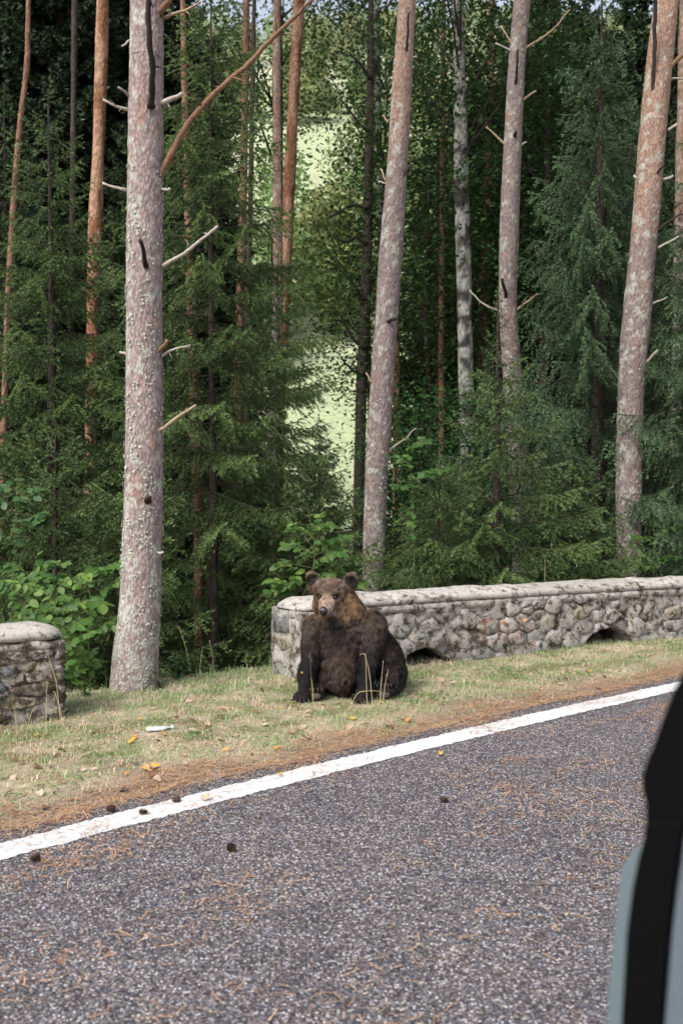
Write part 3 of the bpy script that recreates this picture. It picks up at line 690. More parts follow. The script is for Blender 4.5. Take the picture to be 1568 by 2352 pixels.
for path, w0, w1, col, fwd, tw in [([(1496, 292), (1499, 180), (1503, 60), (1505, -30)], 9, 8, 'dark', 0.35, 1), ([(1520, 176), (1542, 150), (1580, 112)], 13, 8, 'brown', 0.1, 0), ([(1497, 428), (1504, 402), (1526, 377)], 7, 5, 'dark', 0.2, 0), ([(1474, 416), (1464, 412), (1453, 404)], 6, 5, 'pale', 0, 0),
    ([(1496, 545), (1530, 512), (1580, 484)], 7, 4, 'dark', 0.15, 2), ([(1510, 570), (1535, 556), (1557, 544)], 6, 4, 'pale', 0, 0), ([(1490, 702), (1510, 692), (1531, 684)], 6, 4, 'pale', 0, 0), ([(1460, 855), (1484, 832), (1511, 803)], 8, 6, 'grey', 0.15, 0), ([(1520, 413), (1532, 410), (1544, 405)], 7, 6, 'pale', 0, 0), ([(1520, 190), (1545, 180), (1572, 182)], 6, 4, 'pale', 0, 0), ([(1532, 300), (1545, 291), (1552, 286)], 7, 6, 'pale', 0, 0)]:
    snag(t4, path, Y4 - 0.03, w0, w1, col, fwd, tw, 9)
for x, y, Yk, root in [(1466, 712, Y4, t4), (1180, 318, Y3, t3)]: pass

# ---- trunks standing further back
BT = [
 ('thin dark bent pine at the gloomy edge of the wood', [(8, 1100, 15), (15, 800, 14), (30, 500, 13), (45, 300, 12), (62, 150, 11), (66, 0, 10)], 15.5, 17, 'red', 11),
 ('sunlit orange pine trunk behind the thick pink-grey pine', [(205, 1250, 30), (210, 1000, 29), (213, 800, 29), (216, 600, 30), (226, 350, 29), (233, 150, 28), (236, 0, 27)], 17.0, 18.5, 'orange', 12),
 ('reddish bare spruce stem in the dark hollow beside the thick pine', [(460, 1560, 27), (457, 1300, 25), (452, 1080, 24), (442, 800, 20), (432, 500, 18), (424, 200, 14), (420, 0, 12)], 13.4, 16, 'red', 13),
 ('short-looking pinkish trunk glimpsed through the middle spruces', [(540, 1180, 22), (545, 980, 21), (549, 780, 19), (560, 400, 17), (566, 0, 15)], 19.0, 19, 'red', 14),
 ('grey-brown pine stem, duller twin of the paired trunks before the bright hillside', [(628, 1060, 34), (634, 860, 32), (638, 640, 24), (636, 300, 20), (635, 0, 16)], 19.5, 20, 'pine', 15),
 ('bright orange pine stem, redder twin of the paired trunks before the bright hillside', [(640, 1010, 26), (648, 800, 26), (658, 560, 26), (668, 350, 25), (678, 150, 24), (687, 0, 24)], 20.5, 20.5, 'orange', 16),
 ('dark brown crooked-limbed trunk beside the slim leaning pine', [(828, 960, 26), (834, 800, 25), (842, 600, 22), (846, 400, 20), (850, 200, 17), (852, 0, 14)], 21.0, 20, 'dark', 17),
 ('thin straight orange stem between the leaning pine and the birch', [(1013, 1060, 14), (1013, 800, 13), (1015, 500, 12), (1016, 200, 11), (1018, 0, 10)], 20.0, 20, 'red', 18),
 ('dull reddish trunk right behind the mottled birch', [(1106, 960, 28), (1110, 760, 26), (1117, 500, 21), (1124, 250, 17), (1130, 0, 14)], 22.0, 20.5, 'red', 19),
 ('narrow orange trunk half hidden by the slim leaning pine', [(908, 1180, 15), (910, 950, 14), (912, 700, 14), (918, 300, 12), (922, 0, 10)], 21.5, 20.5, 'orange', 20),
 ('lilac-brown trunk beyond the leaning orange-topped pine', [(1548, 1050, 26), (1553, 800, 26), (1560, 500, 24), (1566, 200, 22), (1570, 0, 20)], 17.0, 18, 'pine', 22),
 ('thin dark pole of a tree among the middle spruces', [(566, 1000, 14), (570, 700, 13), (576, 400, 12), (582, 100, 10), (584, 0, 9)], 18.0, 18, 'dark', 23),
 ('dark slender trunk in the gloom left of the orange pine', [(160, 1200, 16), (164, 800, 15), (168, 400, 14), (172, 0, 12)], 19.0, 19, 'dark', 24),
]
for lab, pts, Yb, top, sty, sd in BT:
    pine(lab, pts, Yb, top, seg=14, step=0.10, amp=0.008, style=sty, zor=(3, 8), seed=sd, mat='bark_far', scale=0.6, lich=0.4 if sty == 'pine' else 0)
tb = pine('mottled black and white birch trunk in the shade', [(1072, 1020, 36), (1069, 860, 35), (1066, 680, 34), (1060, 450, 31), (1056, 250, 29), (1051, 0, 26)], 18.0, 17, seg=16, step=0.08, amp=0.006, style='birch', seed=31, mat='bark_far', name='birch_tree', crown=False)
tb2 = pine('thin birch stem high behind the slim leaning pine', [(878, 900, 15), (876, 700, 15), (872, 450, 14), (868, 200, 14), (866, 0, 13)], 23.0, 20, seg=12, step=0.1, amp=0.006, style='birch', seed=32, mat='bark_far', name='birch_tree', crown=False)
# crooked dead limbs of the dark trunk
tdark = [o for o in COL.objects if o.get('label', '').startswith('dark brown crooked')][0]
for i, path in enumerate([[(838, 690), (815, 660), (800, 630), (770, 590)], [(842, 480), (815, 470), (790, 480), (755, 500)], [(846, 300), (820, 280), (795, 240)], [(838, 800), (812, 780), (790, 740), (765, 735)], [(848, 640), (862, 620), (880, 590)], [(840, 560), (816, 545), (796, 556), (770, 548)], [(834, 860), (810, 850), (780, 820)], [(850, 180), (830, 150), (800, 120)]]):
    snag(tdark, path, 20.9, 9, 4, 'dark', 0.2, 4, 50 + i)

# ------------------------------------------------------------------ spruce foliage
def twig_needles(p0, p1, g_, nl, nw, sp, droop, col, out):
    """needles round a twig running p0->p1 (bends down by droop)"""
    d = p1 - p0; L = np.linalg.norm(d)
    if L < 0.02: return
    n = max(3, int(L / sp)); t = (np.arange(n) + g_.random(n)) / n
    c = p0 + d * t[:, None]; c[:, 2] -= droop * L * t ** 2
    ax = d / L; ref = np.array([0, 0, 1.0]); sd = np.cross(ax, ref); sd /= np.linalg.norm(sd) + 1e-9; up = np.cross(sd, ax)
    for ph0 in (0.25, 2.9, 1.5 + g_.uniform(-0.5, 0.5), 4.6):
        if ph0 > 4 and g_.random() < 0.5: continue
        ph = ph0 + g_.normal(0, 0.3, n); rad = np.cos(ph)[:, None] * sd + np.sin(ph)[:, None] * up
        nd = rad * 0.72 + ax * 0.72 + g_.normal(0, 0.12, (n, 3))
        l = nl * g_.uniform(0.75, 1.2, n)[:, None] * (1 - 0.35 * (t > 0.9))[:, None]
        wd = np.cross(nd, ax + g_.normal(0, 0.4, (n, 3))); wd /= np.linalg.norm(wd, axis=1)[:, None] + 1e-9
        V = np.stack([c - wd * nw * 0.5 - ax * 0.002, c + wd * nw * 0.5, c + nd * l], 1)
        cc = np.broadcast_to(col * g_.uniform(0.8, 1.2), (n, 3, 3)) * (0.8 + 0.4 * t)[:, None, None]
        out.append((V.reshape(-1, 3), cc.reshape(-1, 3)))
def spruce_branch(L, seed, nl, nw, sp, hang=0.35, dens=1.0, col=(0.05, 0.10, 0.04)):
    """one bough along +x, length L; returns (V, T, C)"""
    g_ = np.random.default_rng(seed); out = []; col = np.array(col)
    m = 12; t = np.linspace(0, 1, m); st = np.stack([L * t, 0.05 * L * np.sin(t * 3 + seed), -0.24 * L * t ** 1.4 + 0.16 * L * t ** 3], 1)
    def stem(tt): return np.array([np.interp(tt, t, st[:, k]) for k in range(3)])
    nt = int(L / 0.075 * dens)
    for i in range(nt):
        tin = 0.08 + 0.05 * min(1.0, L / 1.5); tt = tin + (1 - tin) * (i + g_.random() * 0.6) / nt; p = stem(tt); sg = 1 if i % 2 else -1
        ln = min(0.5, 0.40 * L) * ((1 - tt) ** 0.65 * 0.95 + 0.16) * g_.uniform(0.75, 1.2) * (0.55 + 0.45 * min(1, tt / 0.3))
        az = sg * g_.uniform(0.75, 1.1); d = np.array([math.cos(az), math.sin(az), -hang * g_.uniform(0.4, 1.5) + 0.1]); q = p + d / np.linalg.norm(d) * ln
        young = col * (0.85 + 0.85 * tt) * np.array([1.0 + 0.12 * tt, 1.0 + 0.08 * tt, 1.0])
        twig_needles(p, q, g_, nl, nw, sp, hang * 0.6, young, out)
        ns = int(ln / 0.085)
        for k in range(ns):
            f = 0.2 + 0.75 * (k + g_.random() * 0.5) / max(ns, 1); b0 = p + (q - p) * f; b0[2] -= hang * 0.6 * ln * f * f
            s2 = 1 if k % 2 else -1; az2 = az + s2 * g_.uniform(0.6, 1.0); l2 = (0.05 + 0.30 * ln * (1 - f)) * g_.uniform(0.8, 1.25)
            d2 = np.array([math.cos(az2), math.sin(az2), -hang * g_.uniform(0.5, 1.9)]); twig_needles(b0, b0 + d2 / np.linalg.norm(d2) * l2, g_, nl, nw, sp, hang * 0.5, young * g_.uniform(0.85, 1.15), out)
    twig_needles(stem(0.8), stem(1.0) + np.array([0.04, 0, 0.0]), g_, nl, nw, sp, 0, col * 1.6, out)
    V = np.concatenate([o[0] for o in out]); C = np.concatenate([o[1] for o in out]); T = np.arange(len(V)).reshape(-1, 3)
    Vs, Qs, Ts = tube(st, np.linspace(0.005 * L + 0.002, 0.0015, m), 4, cap=False)
    Tq = np.concatenate([Qs[:, [0, 1, 2]], Qs[:, [0, 2, 3]]]) + len(V)
    return np.vstack([V, Vs]), np.vstack([T, Tq]), np.vstack([C, np.tile((0.055, 0.042, 0.026), (len(Vs), 1))])
_BR = {}
def boughs(L, kind):
    key = (round(L * 2.5) / 2.5, kind)
    if key not in _BR:
        l = max(0.3, key[0])
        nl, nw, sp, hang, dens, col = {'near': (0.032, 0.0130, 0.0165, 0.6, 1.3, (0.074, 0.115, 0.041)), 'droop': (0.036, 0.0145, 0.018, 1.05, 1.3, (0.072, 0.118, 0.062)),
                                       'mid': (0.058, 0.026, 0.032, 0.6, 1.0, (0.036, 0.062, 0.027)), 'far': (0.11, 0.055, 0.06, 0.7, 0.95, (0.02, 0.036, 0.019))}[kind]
        _BR[key] = [spruce_branch(l, 300 + int(l * 50) + k, nl, nw, sp, hang, dens, col) for k in range(3)]
    return _BR[key]
def spruce_crown(height, rmax, kind, seed, h0=0.3, gap=0.3, per=6, power=0.8, tip_up=0.0, side=None):
    g_ = np.random.default_rng(seed); A = Acc(); h = h0
    while h < height - 0.05:
        f = h / height; Lb = rmax * (1 - f) ** power * g_.uniform(0.85, 1.1) + 0.12
        n = per if Lb > 0.4 else 4
        a0 = g_.uniform(0, 6.28)
        for k in range(n):
            a = a0 + 6.283 * k / n + g_.normal(0, 0.22); l = Lb * g_.uniform(0.72, 1.15)
            if side is not None and math.cos(a - side) < -0.35 and g_.random() < 0.7: continue
            V, T, C = boughs(l, kind)[g_.integers(0, 3)]
            s_ = l / max(0.3, round(l * 2.5) / 2.5)
            el = (0.55 * f - 0.12 + tip_up) + g_.normal(0, 0.08); ro = g_.normal(0, 0.25)
            Mx = np.array(Matrix.Rotation(a, 3, 'Z') @ Matrix.Rotation(-el, 3, 'Y') @ Matrix.Rotation(ro, 3, 'X'))
            A.add((V * s_) @ Mx.T + (0, 0, h + g_.normal(0, gap * 0.2)), T, col=C * g_.uniform(0.78, 1.18))
        h += gap * g_.uniform(0.8, 1.2) * (0.6 + 0.4 * (1 - f))
    V, T, C = boughs(0.4, kind)[0]; Mx = np.array(Matrix.Rotation(-math.pi / 2, 3, 'Y')); A.add(V * 0.8 @ Mx.T + (0, 0, height - 0.15), T, col=C)
    return A.mesh('crown', False)
_TM = {}
def spruce(label, px, Y, crown_me, height, rot=0.0, group=None, r0=None, sink=0.1, scale=1.0, dz=0.0):
    x = (px - CX) / F * Y; z = float(gz(x, Y)) - sink + dz
    root = empty('spruce_tree', (x, Y, z), label, 'tree', group, rotz=rot); root.scale = (scale,) * 3
    key = round(height, 1)
    if key not in _TM:
        r_ = r0 or 0.012 * height + 0.01
        P = np.array([[0, 0, -0.2], [0, 0, height * 0.3], [0.02, 0.01, height * 0.65], [0, 0, height]]); R = np.array([r_ * 1.15, r_ * 0.8, r_ * 0.45, 0.006])
        _TM[key] = trunk_mesh('trunk', P, R, 10, 0.12, 0.004, 'dark', seed=int(height * 10), scale=0.7)[0]
    link('trunk', _TM[key], M['bark_far'], root); link('crown', crown_me, M['needles'], root)
    return root
C_big = spruce_crown(8.5, 2.1, 'near', 401, h0=0.35, gap=0.40, per=6, power=0.75)
C_droop = spruce_crown(9.2, 2.3, 'droop', 402, h0=0.4, gap=0.42, per=6, power=0.85)
C_high = spruce_crown(9.0, 2.1, 'near', 407, h0=2.6, gap=0.38, per=6, power=0.6)
C_young = spruce_crown(4.2, 1.75, 'near', 403, h0=0.15, gap=0.33, per=6, power=0.85, tip_up=0.18)
C_point = spruce_crown(4.3, 2.0, 'near', 408, h0=0.15, gap=0.31, per=6, power=1.35, tip_up=0.12)
C_small = spruce_crown(2.7, 1.3, 'near', 404, h0=0.1, gap=0.28, per=6, power=0.7, tip_up=0.15)
C_mid = spruce_crown(11.0, 2.3, 'mid', 405, h0=0.6, gap=0.42, per=6, power=0.8)
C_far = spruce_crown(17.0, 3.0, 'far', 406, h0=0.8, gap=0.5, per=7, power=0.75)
spruce('tall spruce with spreading layered boughs in front of the orange pine trunk', 120, 13.2, C_big, 8.5, 0.4)
spruce('spruce filling the dark space between the thick pine and the paired trunks', 490, 12.3, C_high, 9.0, 2.2, r0=0.06)
spruce('spruce whose boughs cross the feet of the paired trunks', 640, 15.0, C_big, 8.5, 1.2, scale=0.8)
spruce('pointed young spruce with a bare leader behind the arched wall', 1140, 12.1, C_point, 4.3, 1.0, dz=0.1)
spruce('big spruce with hanging grey-green boughs beside the leaning orange-topped pine', 1372, 13.7, C_droop, 9.2, 0.9)
spruce('drooping spruce spreading past the right-hand end of the arched wall', 1640, 12.6, C_droop, 9.2, 3.3, scale=0.8)
spruce('low bushy spruce with yellow-green tips behind the sapling and the bear', 720, 12.2, C_small, 2.7, 0.3, scale=1.1)
spruce('small spruce crowding the foot of the pointed young spruce', 1010, 11.6, C_small, 2.7, 1.9, scale=0.9)
spruce('small spruce leaning out over the arched wall near the second arch', 1310, 12.4, C_small, 2.7, 4.0, scale=0.95)
spruce('young spruce overhanging the beech saplings', 130, 11.6, C_young, 4.2, 2.5, scale=0.9)
spruce('young spruce hemming in the reddish bare stem', 560, 13.0, C_young, 4.2, 5.1, scale=0.85)
spruce('young spruce squeezed in at the outer edge of the wood by the bent dark pine', -60, 12.2, C_young, 4.2, 0.2, scale=1.1)
spruce('small spruce half hidden behind the thick pine trunk', 300, 11.4, C_small, 2.7, 2.2, scale=1.15)
spruce('spruce standing in shade between the thick pine and the orange pine', 330, 17.5, C_mid, 11.0, 0.0)
spruce('dark spruce just behind the bent dark pine', 20, 18.0, C_mid, 11.0, 1.2)
spruce('spruce behind the big hanging-boughed spruce', 1480, 19.0, C_mid, 11.0, 2.2)
spruce('spruce rising right of the paired trunks against the bright hillside', 735, 17.0, C_mid, 11.0, 3.0, scale=0.42)
spruce('mid-height spruce at the foot of the mottled birch', 1130, 17.0, C_mid, 11.0, 4.2, scale=0.5)
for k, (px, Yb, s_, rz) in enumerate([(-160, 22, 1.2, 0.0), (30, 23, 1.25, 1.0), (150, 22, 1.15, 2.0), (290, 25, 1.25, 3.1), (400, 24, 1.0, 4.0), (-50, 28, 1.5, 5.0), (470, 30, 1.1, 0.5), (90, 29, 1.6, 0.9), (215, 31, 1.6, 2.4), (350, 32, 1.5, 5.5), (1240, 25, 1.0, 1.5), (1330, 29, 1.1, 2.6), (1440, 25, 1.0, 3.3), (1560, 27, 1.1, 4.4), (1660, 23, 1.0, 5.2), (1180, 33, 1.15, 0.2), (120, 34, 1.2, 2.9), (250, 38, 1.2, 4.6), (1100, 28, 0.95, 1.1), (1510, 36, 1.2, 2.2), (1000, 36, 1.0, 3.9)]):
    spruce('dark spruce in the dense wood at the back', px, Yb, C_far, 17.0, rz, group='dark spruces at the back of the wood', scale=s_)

# ------------------------------------------------------------------ broadleaved trees
def leaf_quads(c, size, g_, flat=0.5):
    """rhomb leaves at centres c"""
    n = len(c); nr = g_.normal(size=(n, 3)); nr[:, 2] += flat * 2.0 * np.sign(nr[:, 2]); nr /= np.linalg.norm(nr, axis=1)[:, None]
    a = np.cross(nr, g_.normal(size=(n, 3))); a /= np.linalg.norm(a, axis=1)[:, None]; b_ = np.cross(nr, a)
    s_ = (size * g_.uniform(0.6, 1.25, n))[:, None]
    V = np.stack([c - a * s_ * 0.6, c + b_ * s_ * 0.36 + nr * s_ * 0.08, c + a * s_ * 0.6, c - b_ * s_ * 0.36 + nr * s_ * 0.08], 1).reshape(-1, 3)
    return V, np.arange(4 * n).reshape(-1, 4)
def broad_crown(nclump, leaf, rx, rz, z0, seed, col, per=60, spread=0.35, core=0.25):
    g_ = np.random.default_rng(seed); A = Acc(); pts = []
    for i in range(nclump):
        d = g_.normal(size=3); d /= np.linalg.norm(d); r_ = (core + (1 - core) * g_.random() ** 0.5)
        p = d * r_ * np.array([rx, rx, rz]) + (0, 0, z0 + rz)
        pts.append(p)
        if i % 9 == 0:                # a limb out to the clump
            s0 = np.array([0, 0, max(z0 * 0.6, p[2] - g_.uniform(0.6, 1.0) * np.hypot(p[0], p[1]) - 0.3)])
            V, Qd, T = tube(spline(np.array([s0, (s0 + p) / 2 + g_.normal(size=3) * 0.08, p]), 6), np.linspace(0.022, 0.006, 6) * rx / 1.6, 4, cap=False); A.add(V, None, Qd, (0.05, 0.04, 0.03))
        n = int(per * g_.uniform(0.5, 1.4)); c = p + g_.normal(size=(n, 3)) * spread * np.array([1, 1, 0.55]) * g_.uniform(0.7, 1.3)
        V, Qd = leaf_quads(c, leaf, g_); A.add(V, None, Qd, np.array(col) * g_.uniform(0.65, 1.4) * np.array([g_.uniform(0.85, 1.2), 1, 1]))
    return A.mesh('crown', False)
B1 = broad_crown(170, 0.075, 1.9, 3.4, 2.2, 501, (0.038, 0.078, 0.024), per=75)
B2 = broad_crown(120, 0.07, 1.3, 2.4, 0.6, 502, (0.042, 0.105, 0.03), per=70, spread=0.3)
B3 = broad_crown(170, 0.075, 1.9, 3.4, 2.2, 503, (0.075, 0.125, 0.04), per=65, spread=0.45)  # leaf green lightened to paint in sunlight
def broad(label, px, Y, me, height, rot, scale=1.0, dz=0.0, name='broadleaf_tree', bare=False):
    x = (px - CX) / F * Y; z = float(gz(x, Y)) - 0.1; up = dz / scale; height = height + up
    root = empty(name, (x, Y, z), label, 'tree', None, rot); root.scale = (scale,) * 3
    P = np.array([[0, 0, -0.2], [0.05, 0, height * 0.4], [-0.04, 0.05, height * 0.7], [0, 0, height]]); R = np.array([0.011, 0.008, 0.005, 0.001]) * height
    link('trunk', trunk_mesh('trunk', P, R, 9, 0.15, 0.003, 'dark', seed=int(px) % 97)[0], M['bark_far'], root); link('crown', me, M['leaves'], root, loc=(0, 0, up))
    return root
link('crown', B1, M['leaves'], tb, loc=(-0.2, 0, 5.2), scale=(0.9, 0.9, 1.3))
link('crown', B1, M['leaves'], tb2, loc=(0, 0, 7.5), rot=(0, 0, 2), scale=(0.9, 0.9, 1.3))
broad('leafy tree with sunlight painted into its green arching between the bright hillside and the leaning pine', 850, 23.5, B3, 8.0, 0.3, 1.1, 2.6)
broad('broadleaved tree filling the shade between the leaning pine and the birch', 985, 21.0, B1, 8.0, 1.3, 1.25, 1.2)
broad('broadleaved tree crowning the gap above the dull reddish trunk', 1150, 20.0, B1, 8.0, 2.3, 1.3, 2.2)
broad('broadleaved tree behind the slender pine with paired snags', 1245, 19.0, B1, 8.0, 4.3, 1.1, 3.0)
broad('leafy undergrowth tree beside the thin straight orange stem', 970, 15.5, B2, 4.8, 0.5, 0.9, 0.0)
broad('leafy undergrowth tree in front of the mottled birch', 1075, 16.5, B2, 4.8, 2.5, 0.85, 0.3)
broad('small broadleaved tree left of the narrow half-hidden orange trunk', 905, 17.5, B2, 4.8, 3.5, 0.8, 0.2)
broad('tall leafy tree crowning the gap above the paired trunks', 640, 28.0, B3, 8.0, 3.0, 1.5, 9.5)
broad('dim broadleaved thicket tree in the gloom left of the orange pine', 60, 20.5, B1, 8.0, 5.0, 1.1, 1.0)

# ---- woods on the far hillside, one mass
g_ = np.random.default_rng(77); A = Acc()
for i in range(520):
    y = g_.uniform(60, 235); x = g_.uniform(-0.30, 0.42) * y
    dens = fbm(x * 0.035, y * 0.035, 0, 78)
    if dens < 0.44 and y < 140: continue
    z = float(gz(x, y)); h = g_.uniform(4, 9); rr = h * 0.38
    n = 620; d = g_.normal(size=(n, 3)); d /= np.linalg.norm(d, axis=1)[:, None]
    c = np.array([x, y, z + h * 0.55]) + d * g_.uniform(0.45, 1.0, n)[:, None] * np.array([rr, rr, h * 0.5])
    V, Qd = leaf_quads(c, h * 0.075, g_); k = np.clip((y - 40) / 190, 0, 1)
    base = np.array((0.20, 0.28, 0.10)) * (1 - k) + np.array((0.34, 0.40, 0.24)) * k  # sunlit green paling with distance, haze painted into the leaves
    A.add(V, None, Qd, base * g_.uniform(0.75, 1.4) * np.array([g_.uniform(0.9, 1.25), 1, g_.uniform(0.85, 1.1)]))
tag(link('distant_wood', A.mesh('distant_wood', False), M['leaves']), 'green wood, paled with painted sun and haze, scattered over the far hillside', 'woodland', kind='stuff')

# ------------------------------------------------------------------ near saplings with single leaves
def leaf_mesh(name, L, Wd, fold=0.12, curl=0.1, n=5, tooth=0.0):
    t = np.linspace(0, 1, n + 2); w = Wd / 2 * np.sin(np.pi * t ** 0.85) ** 0.8; w[0] = w[-1] = 0
    V = [(0, 0, 0)]; 
    mid = [(L * tt, 0, -curl * L * tt ** 2) for tt in t]
    lft = [(L * tt, w_ , -curl * L * tt ** 2 + fold * w_ + tooth * (i % 2) * L) for i, (tt, w_) in enumerate(zip(t, w))]
    rgt = [(L * tt, -w_, -curl * L * tt ** 2 + fold * w_ - tooth * (i % 2) * L) for i, (tt, w_) in enumerate(zip(t, w))]
    V = mid + lft[1:-1] + rgt[1:-1]; k = n + 2; Fq = []; 
    l = lambda i: k + i - 1
    r_ = lambda i: k + n + i - 1
    for i in range(n + 1):
        if i == 0: Fq += [(0, 1, l(1)), (0, r_(1), 1)]
        elif i == n: Fq += [(i, i + 1, l(i)), (i, r_(i), i + 1)]
        else: Fq += [(i, i + 1, l(i + 1)), (i, l(i + 1), l(i)), (i, r_(i), r_(i + 1)), (i, r_(i + 1), i + 1)]
    return mesh_np(name, np.array(V, float), np.array(Fq))
LEAF = {k: leaf_mesh('leaf', 0.085, 0.056) for k in ('leaf_green', 'leaf_bright', 'leaf_cool')}
for k, me in LEAF.items(): me.materials.append(M[k])
LEAF_N = leaf_mesh('leaf', 0.11, 0.045, 0.2, 0.25); LEAF_N.materials.append(M['leaf_cool'])
def sapling(label, foot, Y, tip, branches, leafkey, seed, spacing=0.03, lsc=1.0, stemw=0.009, cat='shrub'):
    """stem from foot to tip (photo pixels at depth Y); branches: (t on stem, dx, dy px, depth change)"""
    g_ = np.random.default_rng(seed)
    p0, p1 = np.array(at(*foot, Y)), np.array(at(*tip, Y)); p0[2] = float(gz(p0[0], p0[1])) - 0.02
    root = empty('sapling', p0, label, cat); sp = spline(np.array([p0, p0 + (p1 - p0) * 0.35 + g_.normal(size=3) * (0.03, 0.03, 0), p0 + (p1 - p0) * 0.7 + g_.normal(size=3) * (0.03, 0.03, 0), p1]), 24)
    A = Acc(); V, Qd, T = tube(sp - p0, np.linspace(stemw, 0.002, 24), 6); A.add(V, T, Qd)
    runs = [(sp[10:], 0.5)]
    for (t, dx, dy, dz_) in branches:
        b0 = sp[int(t * 23)]; b1 = b0 + np.array([dx / F * Y, dz_, -dy / F * Y]); bp = spline(np.array([b0, (b0 + b1) / 2 + (0, 0, 0.03), b1]), 12)
        V, Qd, T = tube(bp - p0, np.linspace(stemw * 0.5, 0.0012, 12), 5); A.add(V, T, Qd); runs.append((bp, 1.0))
        for k in range(2):            # side shoots
            s0 = bp[g_.integers(3, 8)]; dv = (b1 - b0); dv = np.array([dv[0] * 0.3 + g_.normal() * 0.08, g_.uniform(-0.25, 0.2), g_.uniform(-0.02, 0.08)]); sh = spline(np.array([s0, s0 + dv * 0.5 + (0, 0, 0.015), s0 + dv]), 8)
            V, Qd, T = tube(sh - p0, np.linspace(stemw * 0.3, 0.001, 8), 4); A.add(V, T, Qd); runs.append((sh, 1.0))
    me = A.mesh('stem'); link('stem', me, M['stem'], root); cnt = 0
    for bp, dn in runs:
        L = np.linalg.norm(np.diff(bp, axis=0), axis=1).sum(); n = max(2, int(L / spacing * dn))
        for i in range(n):
            if cnt >= 290: break
            f = 0.15 + 0.85 * (i + 0.5) / n; q = bp[min(len(bp) - 1, int(f * (len(bp) - 1)))]; dr = bp[-1] - bp[0]; az = math.atan2(dr[1], dr[0]) + (1 if i % 2 else -1) * g_.uniform(0.5, 1.1)
            o = link('leaf', LEAF[leafkey], None, root, loc=Vector(q - p0), rot=(Matrix.Rotation(0.5, 3, 'X') @ Matrix.Rotation(az, 3, 'Z') @ Matrix.Rotation(g_.uniform(-0.3, 0.45), 3, 'Y') @ Matrix.Rotation(g_.normal(0, 0.35), 3, 'X')).to_euler(), scale=lsc * g_.uniform(0.7, 1.25)); cnt += 1
    return root
sapling('bright green beech sapling growing between the weathered wall end and the thick pine', (134, 1612), 8.35, (122, 1310), [(0.25, 85, -18, -0.1), (0.34, 95, 10, 0.1), (0.45, -70, -25, 0.1), (0.52, 80, -40, -0.15), (0.6, -110, -60, 0.0), (0.68, 90, -30, 0.1), (0.75, -80, -35, 0.15), (0.84, 60, -30, 0.0), (0.4, -50, -5, -0.1)], 'leaf_bright', 601, lsc=1.05)
sapling('spreading green sapling behind the weathered wall end', (60, 1600), 9.0, (30, 1290), [(0.5, -60, -40, 0.0), (0.55, 110, -30, 0.1), (0.65, 120, -60, -0.1), (0.75, -50, -30, 0.1), (0.8, 90, -20, 0.1), (0.9, 80, 0, 0.0), (0.6, 70, 0, -0.2)], 'leaf_green', 602, lsc=1.1)
sapling('tall green sapling tucked against the thick pine trunk', (215, 1600), 9.4, (205, 1285), [(0.45, -90, -20, 0.1), (0.5, 60, -40, 0.0), (0.62, -80, -40, 0.1), (0.7, 60, -45, 0.1), (0.8, -70, -20, -0.1), (0.88, 45, -20, 0.0)], 'leaf_bright', 603, lsc=1.05)
sapling('leafy sapling standing behind the bear and the rounded wall end', (690, 1560), 9.75, (708, 1172), [(0.46, -80, -8, 0.0), (0.55, 90, -25, 0.05), (0.6, -85, -22, 0.1), (0.66, 75, -20, -0.1), (0.72, -85, -15, 0.1), (0.78, 70, -20, 0.1), (0.84, -60, -10, 0.0), (0.5, 150, -10, 0.0), (0.42, -55, 20, 0.0), (0.9, 40, -8, 0.0), (0.5, -95, -20, 0.1), (0.54, -60, 10, -0.1), (0.58, 60, 5, 0.1), (0.64, -100, -5, 0.0), (0.7, 95, -5, 0.1), (0.75, -50, -30, -0.1), (0.8, 45, -35, 0.0), (0.46, 110, 15, 0.1)], 'leaf_bright', 604, lsc=0.95)
sapling('low bright sapling sprouting against the back of the weathered wall end', (95, 1620), 8.0, (150, 1420), [(0.4, 70, -20, 0.1), (0.5, -60, -30, 0.2), (0.6, 80, -35, 0.0), (0.75, 60, -20, 0.1), (0.85, -50, -20, 0.1), (0.3, 60, 0, 0.0)], 'leaf_bright', 608, lsc=0.95)
sapling('wide green sapling behind the two beech saplings', (10, 1590), 9.7, (90, 1260), [(0.5, -60, -30, 0.1), (0.6, 90, -30, 0.1), (0.7, -90, -40, 0), (0.75, 100, -20, 0), (0.85, -80, -20, 0.1), (0.9, 80, -10, 0.1), (0.65, 120, 20, 0.0)], 'leaf_green', 609, lsc=1.1)
sapling('dim large-leaved sapling in the shade beneath the bent dark pine', (25, 1500), 10.6, (40, 1080), [(0.7, -60, -20, 0), (0.75, 60, -30, 0), (0.85, -50, -20, 0.1), (0.9, 50, -10, 0), (0.95, -40, 0, 0), (0.8, 70, 0, 0.1)], 'leaf_cool', 605, lsc=1.25)
sapling('light green hazel sapling beside the slim leaning pine', (960, 1400), 11.2, (935, 985), [(0.7, -50, -20, 0), (0.78, 60, -25, 0), (0.86, -45, -20, 0.1), (0.93, 50, -15, 0), (0.82, 70, 0, 0.1)], 'leaf_green', 606, lsc=0.9)
sapling('small green sapling at the lichened foot of the orange-topped pine', (1500, 1400), 12.0, (1500, 1190), [(0.5, -40, -20, 0), (0.6, 60, -15, 0), (0.75, -40, -15, 0.1), (0.85, 50, -15, 0)], 'leaf_green', 607, lsc=0.9)

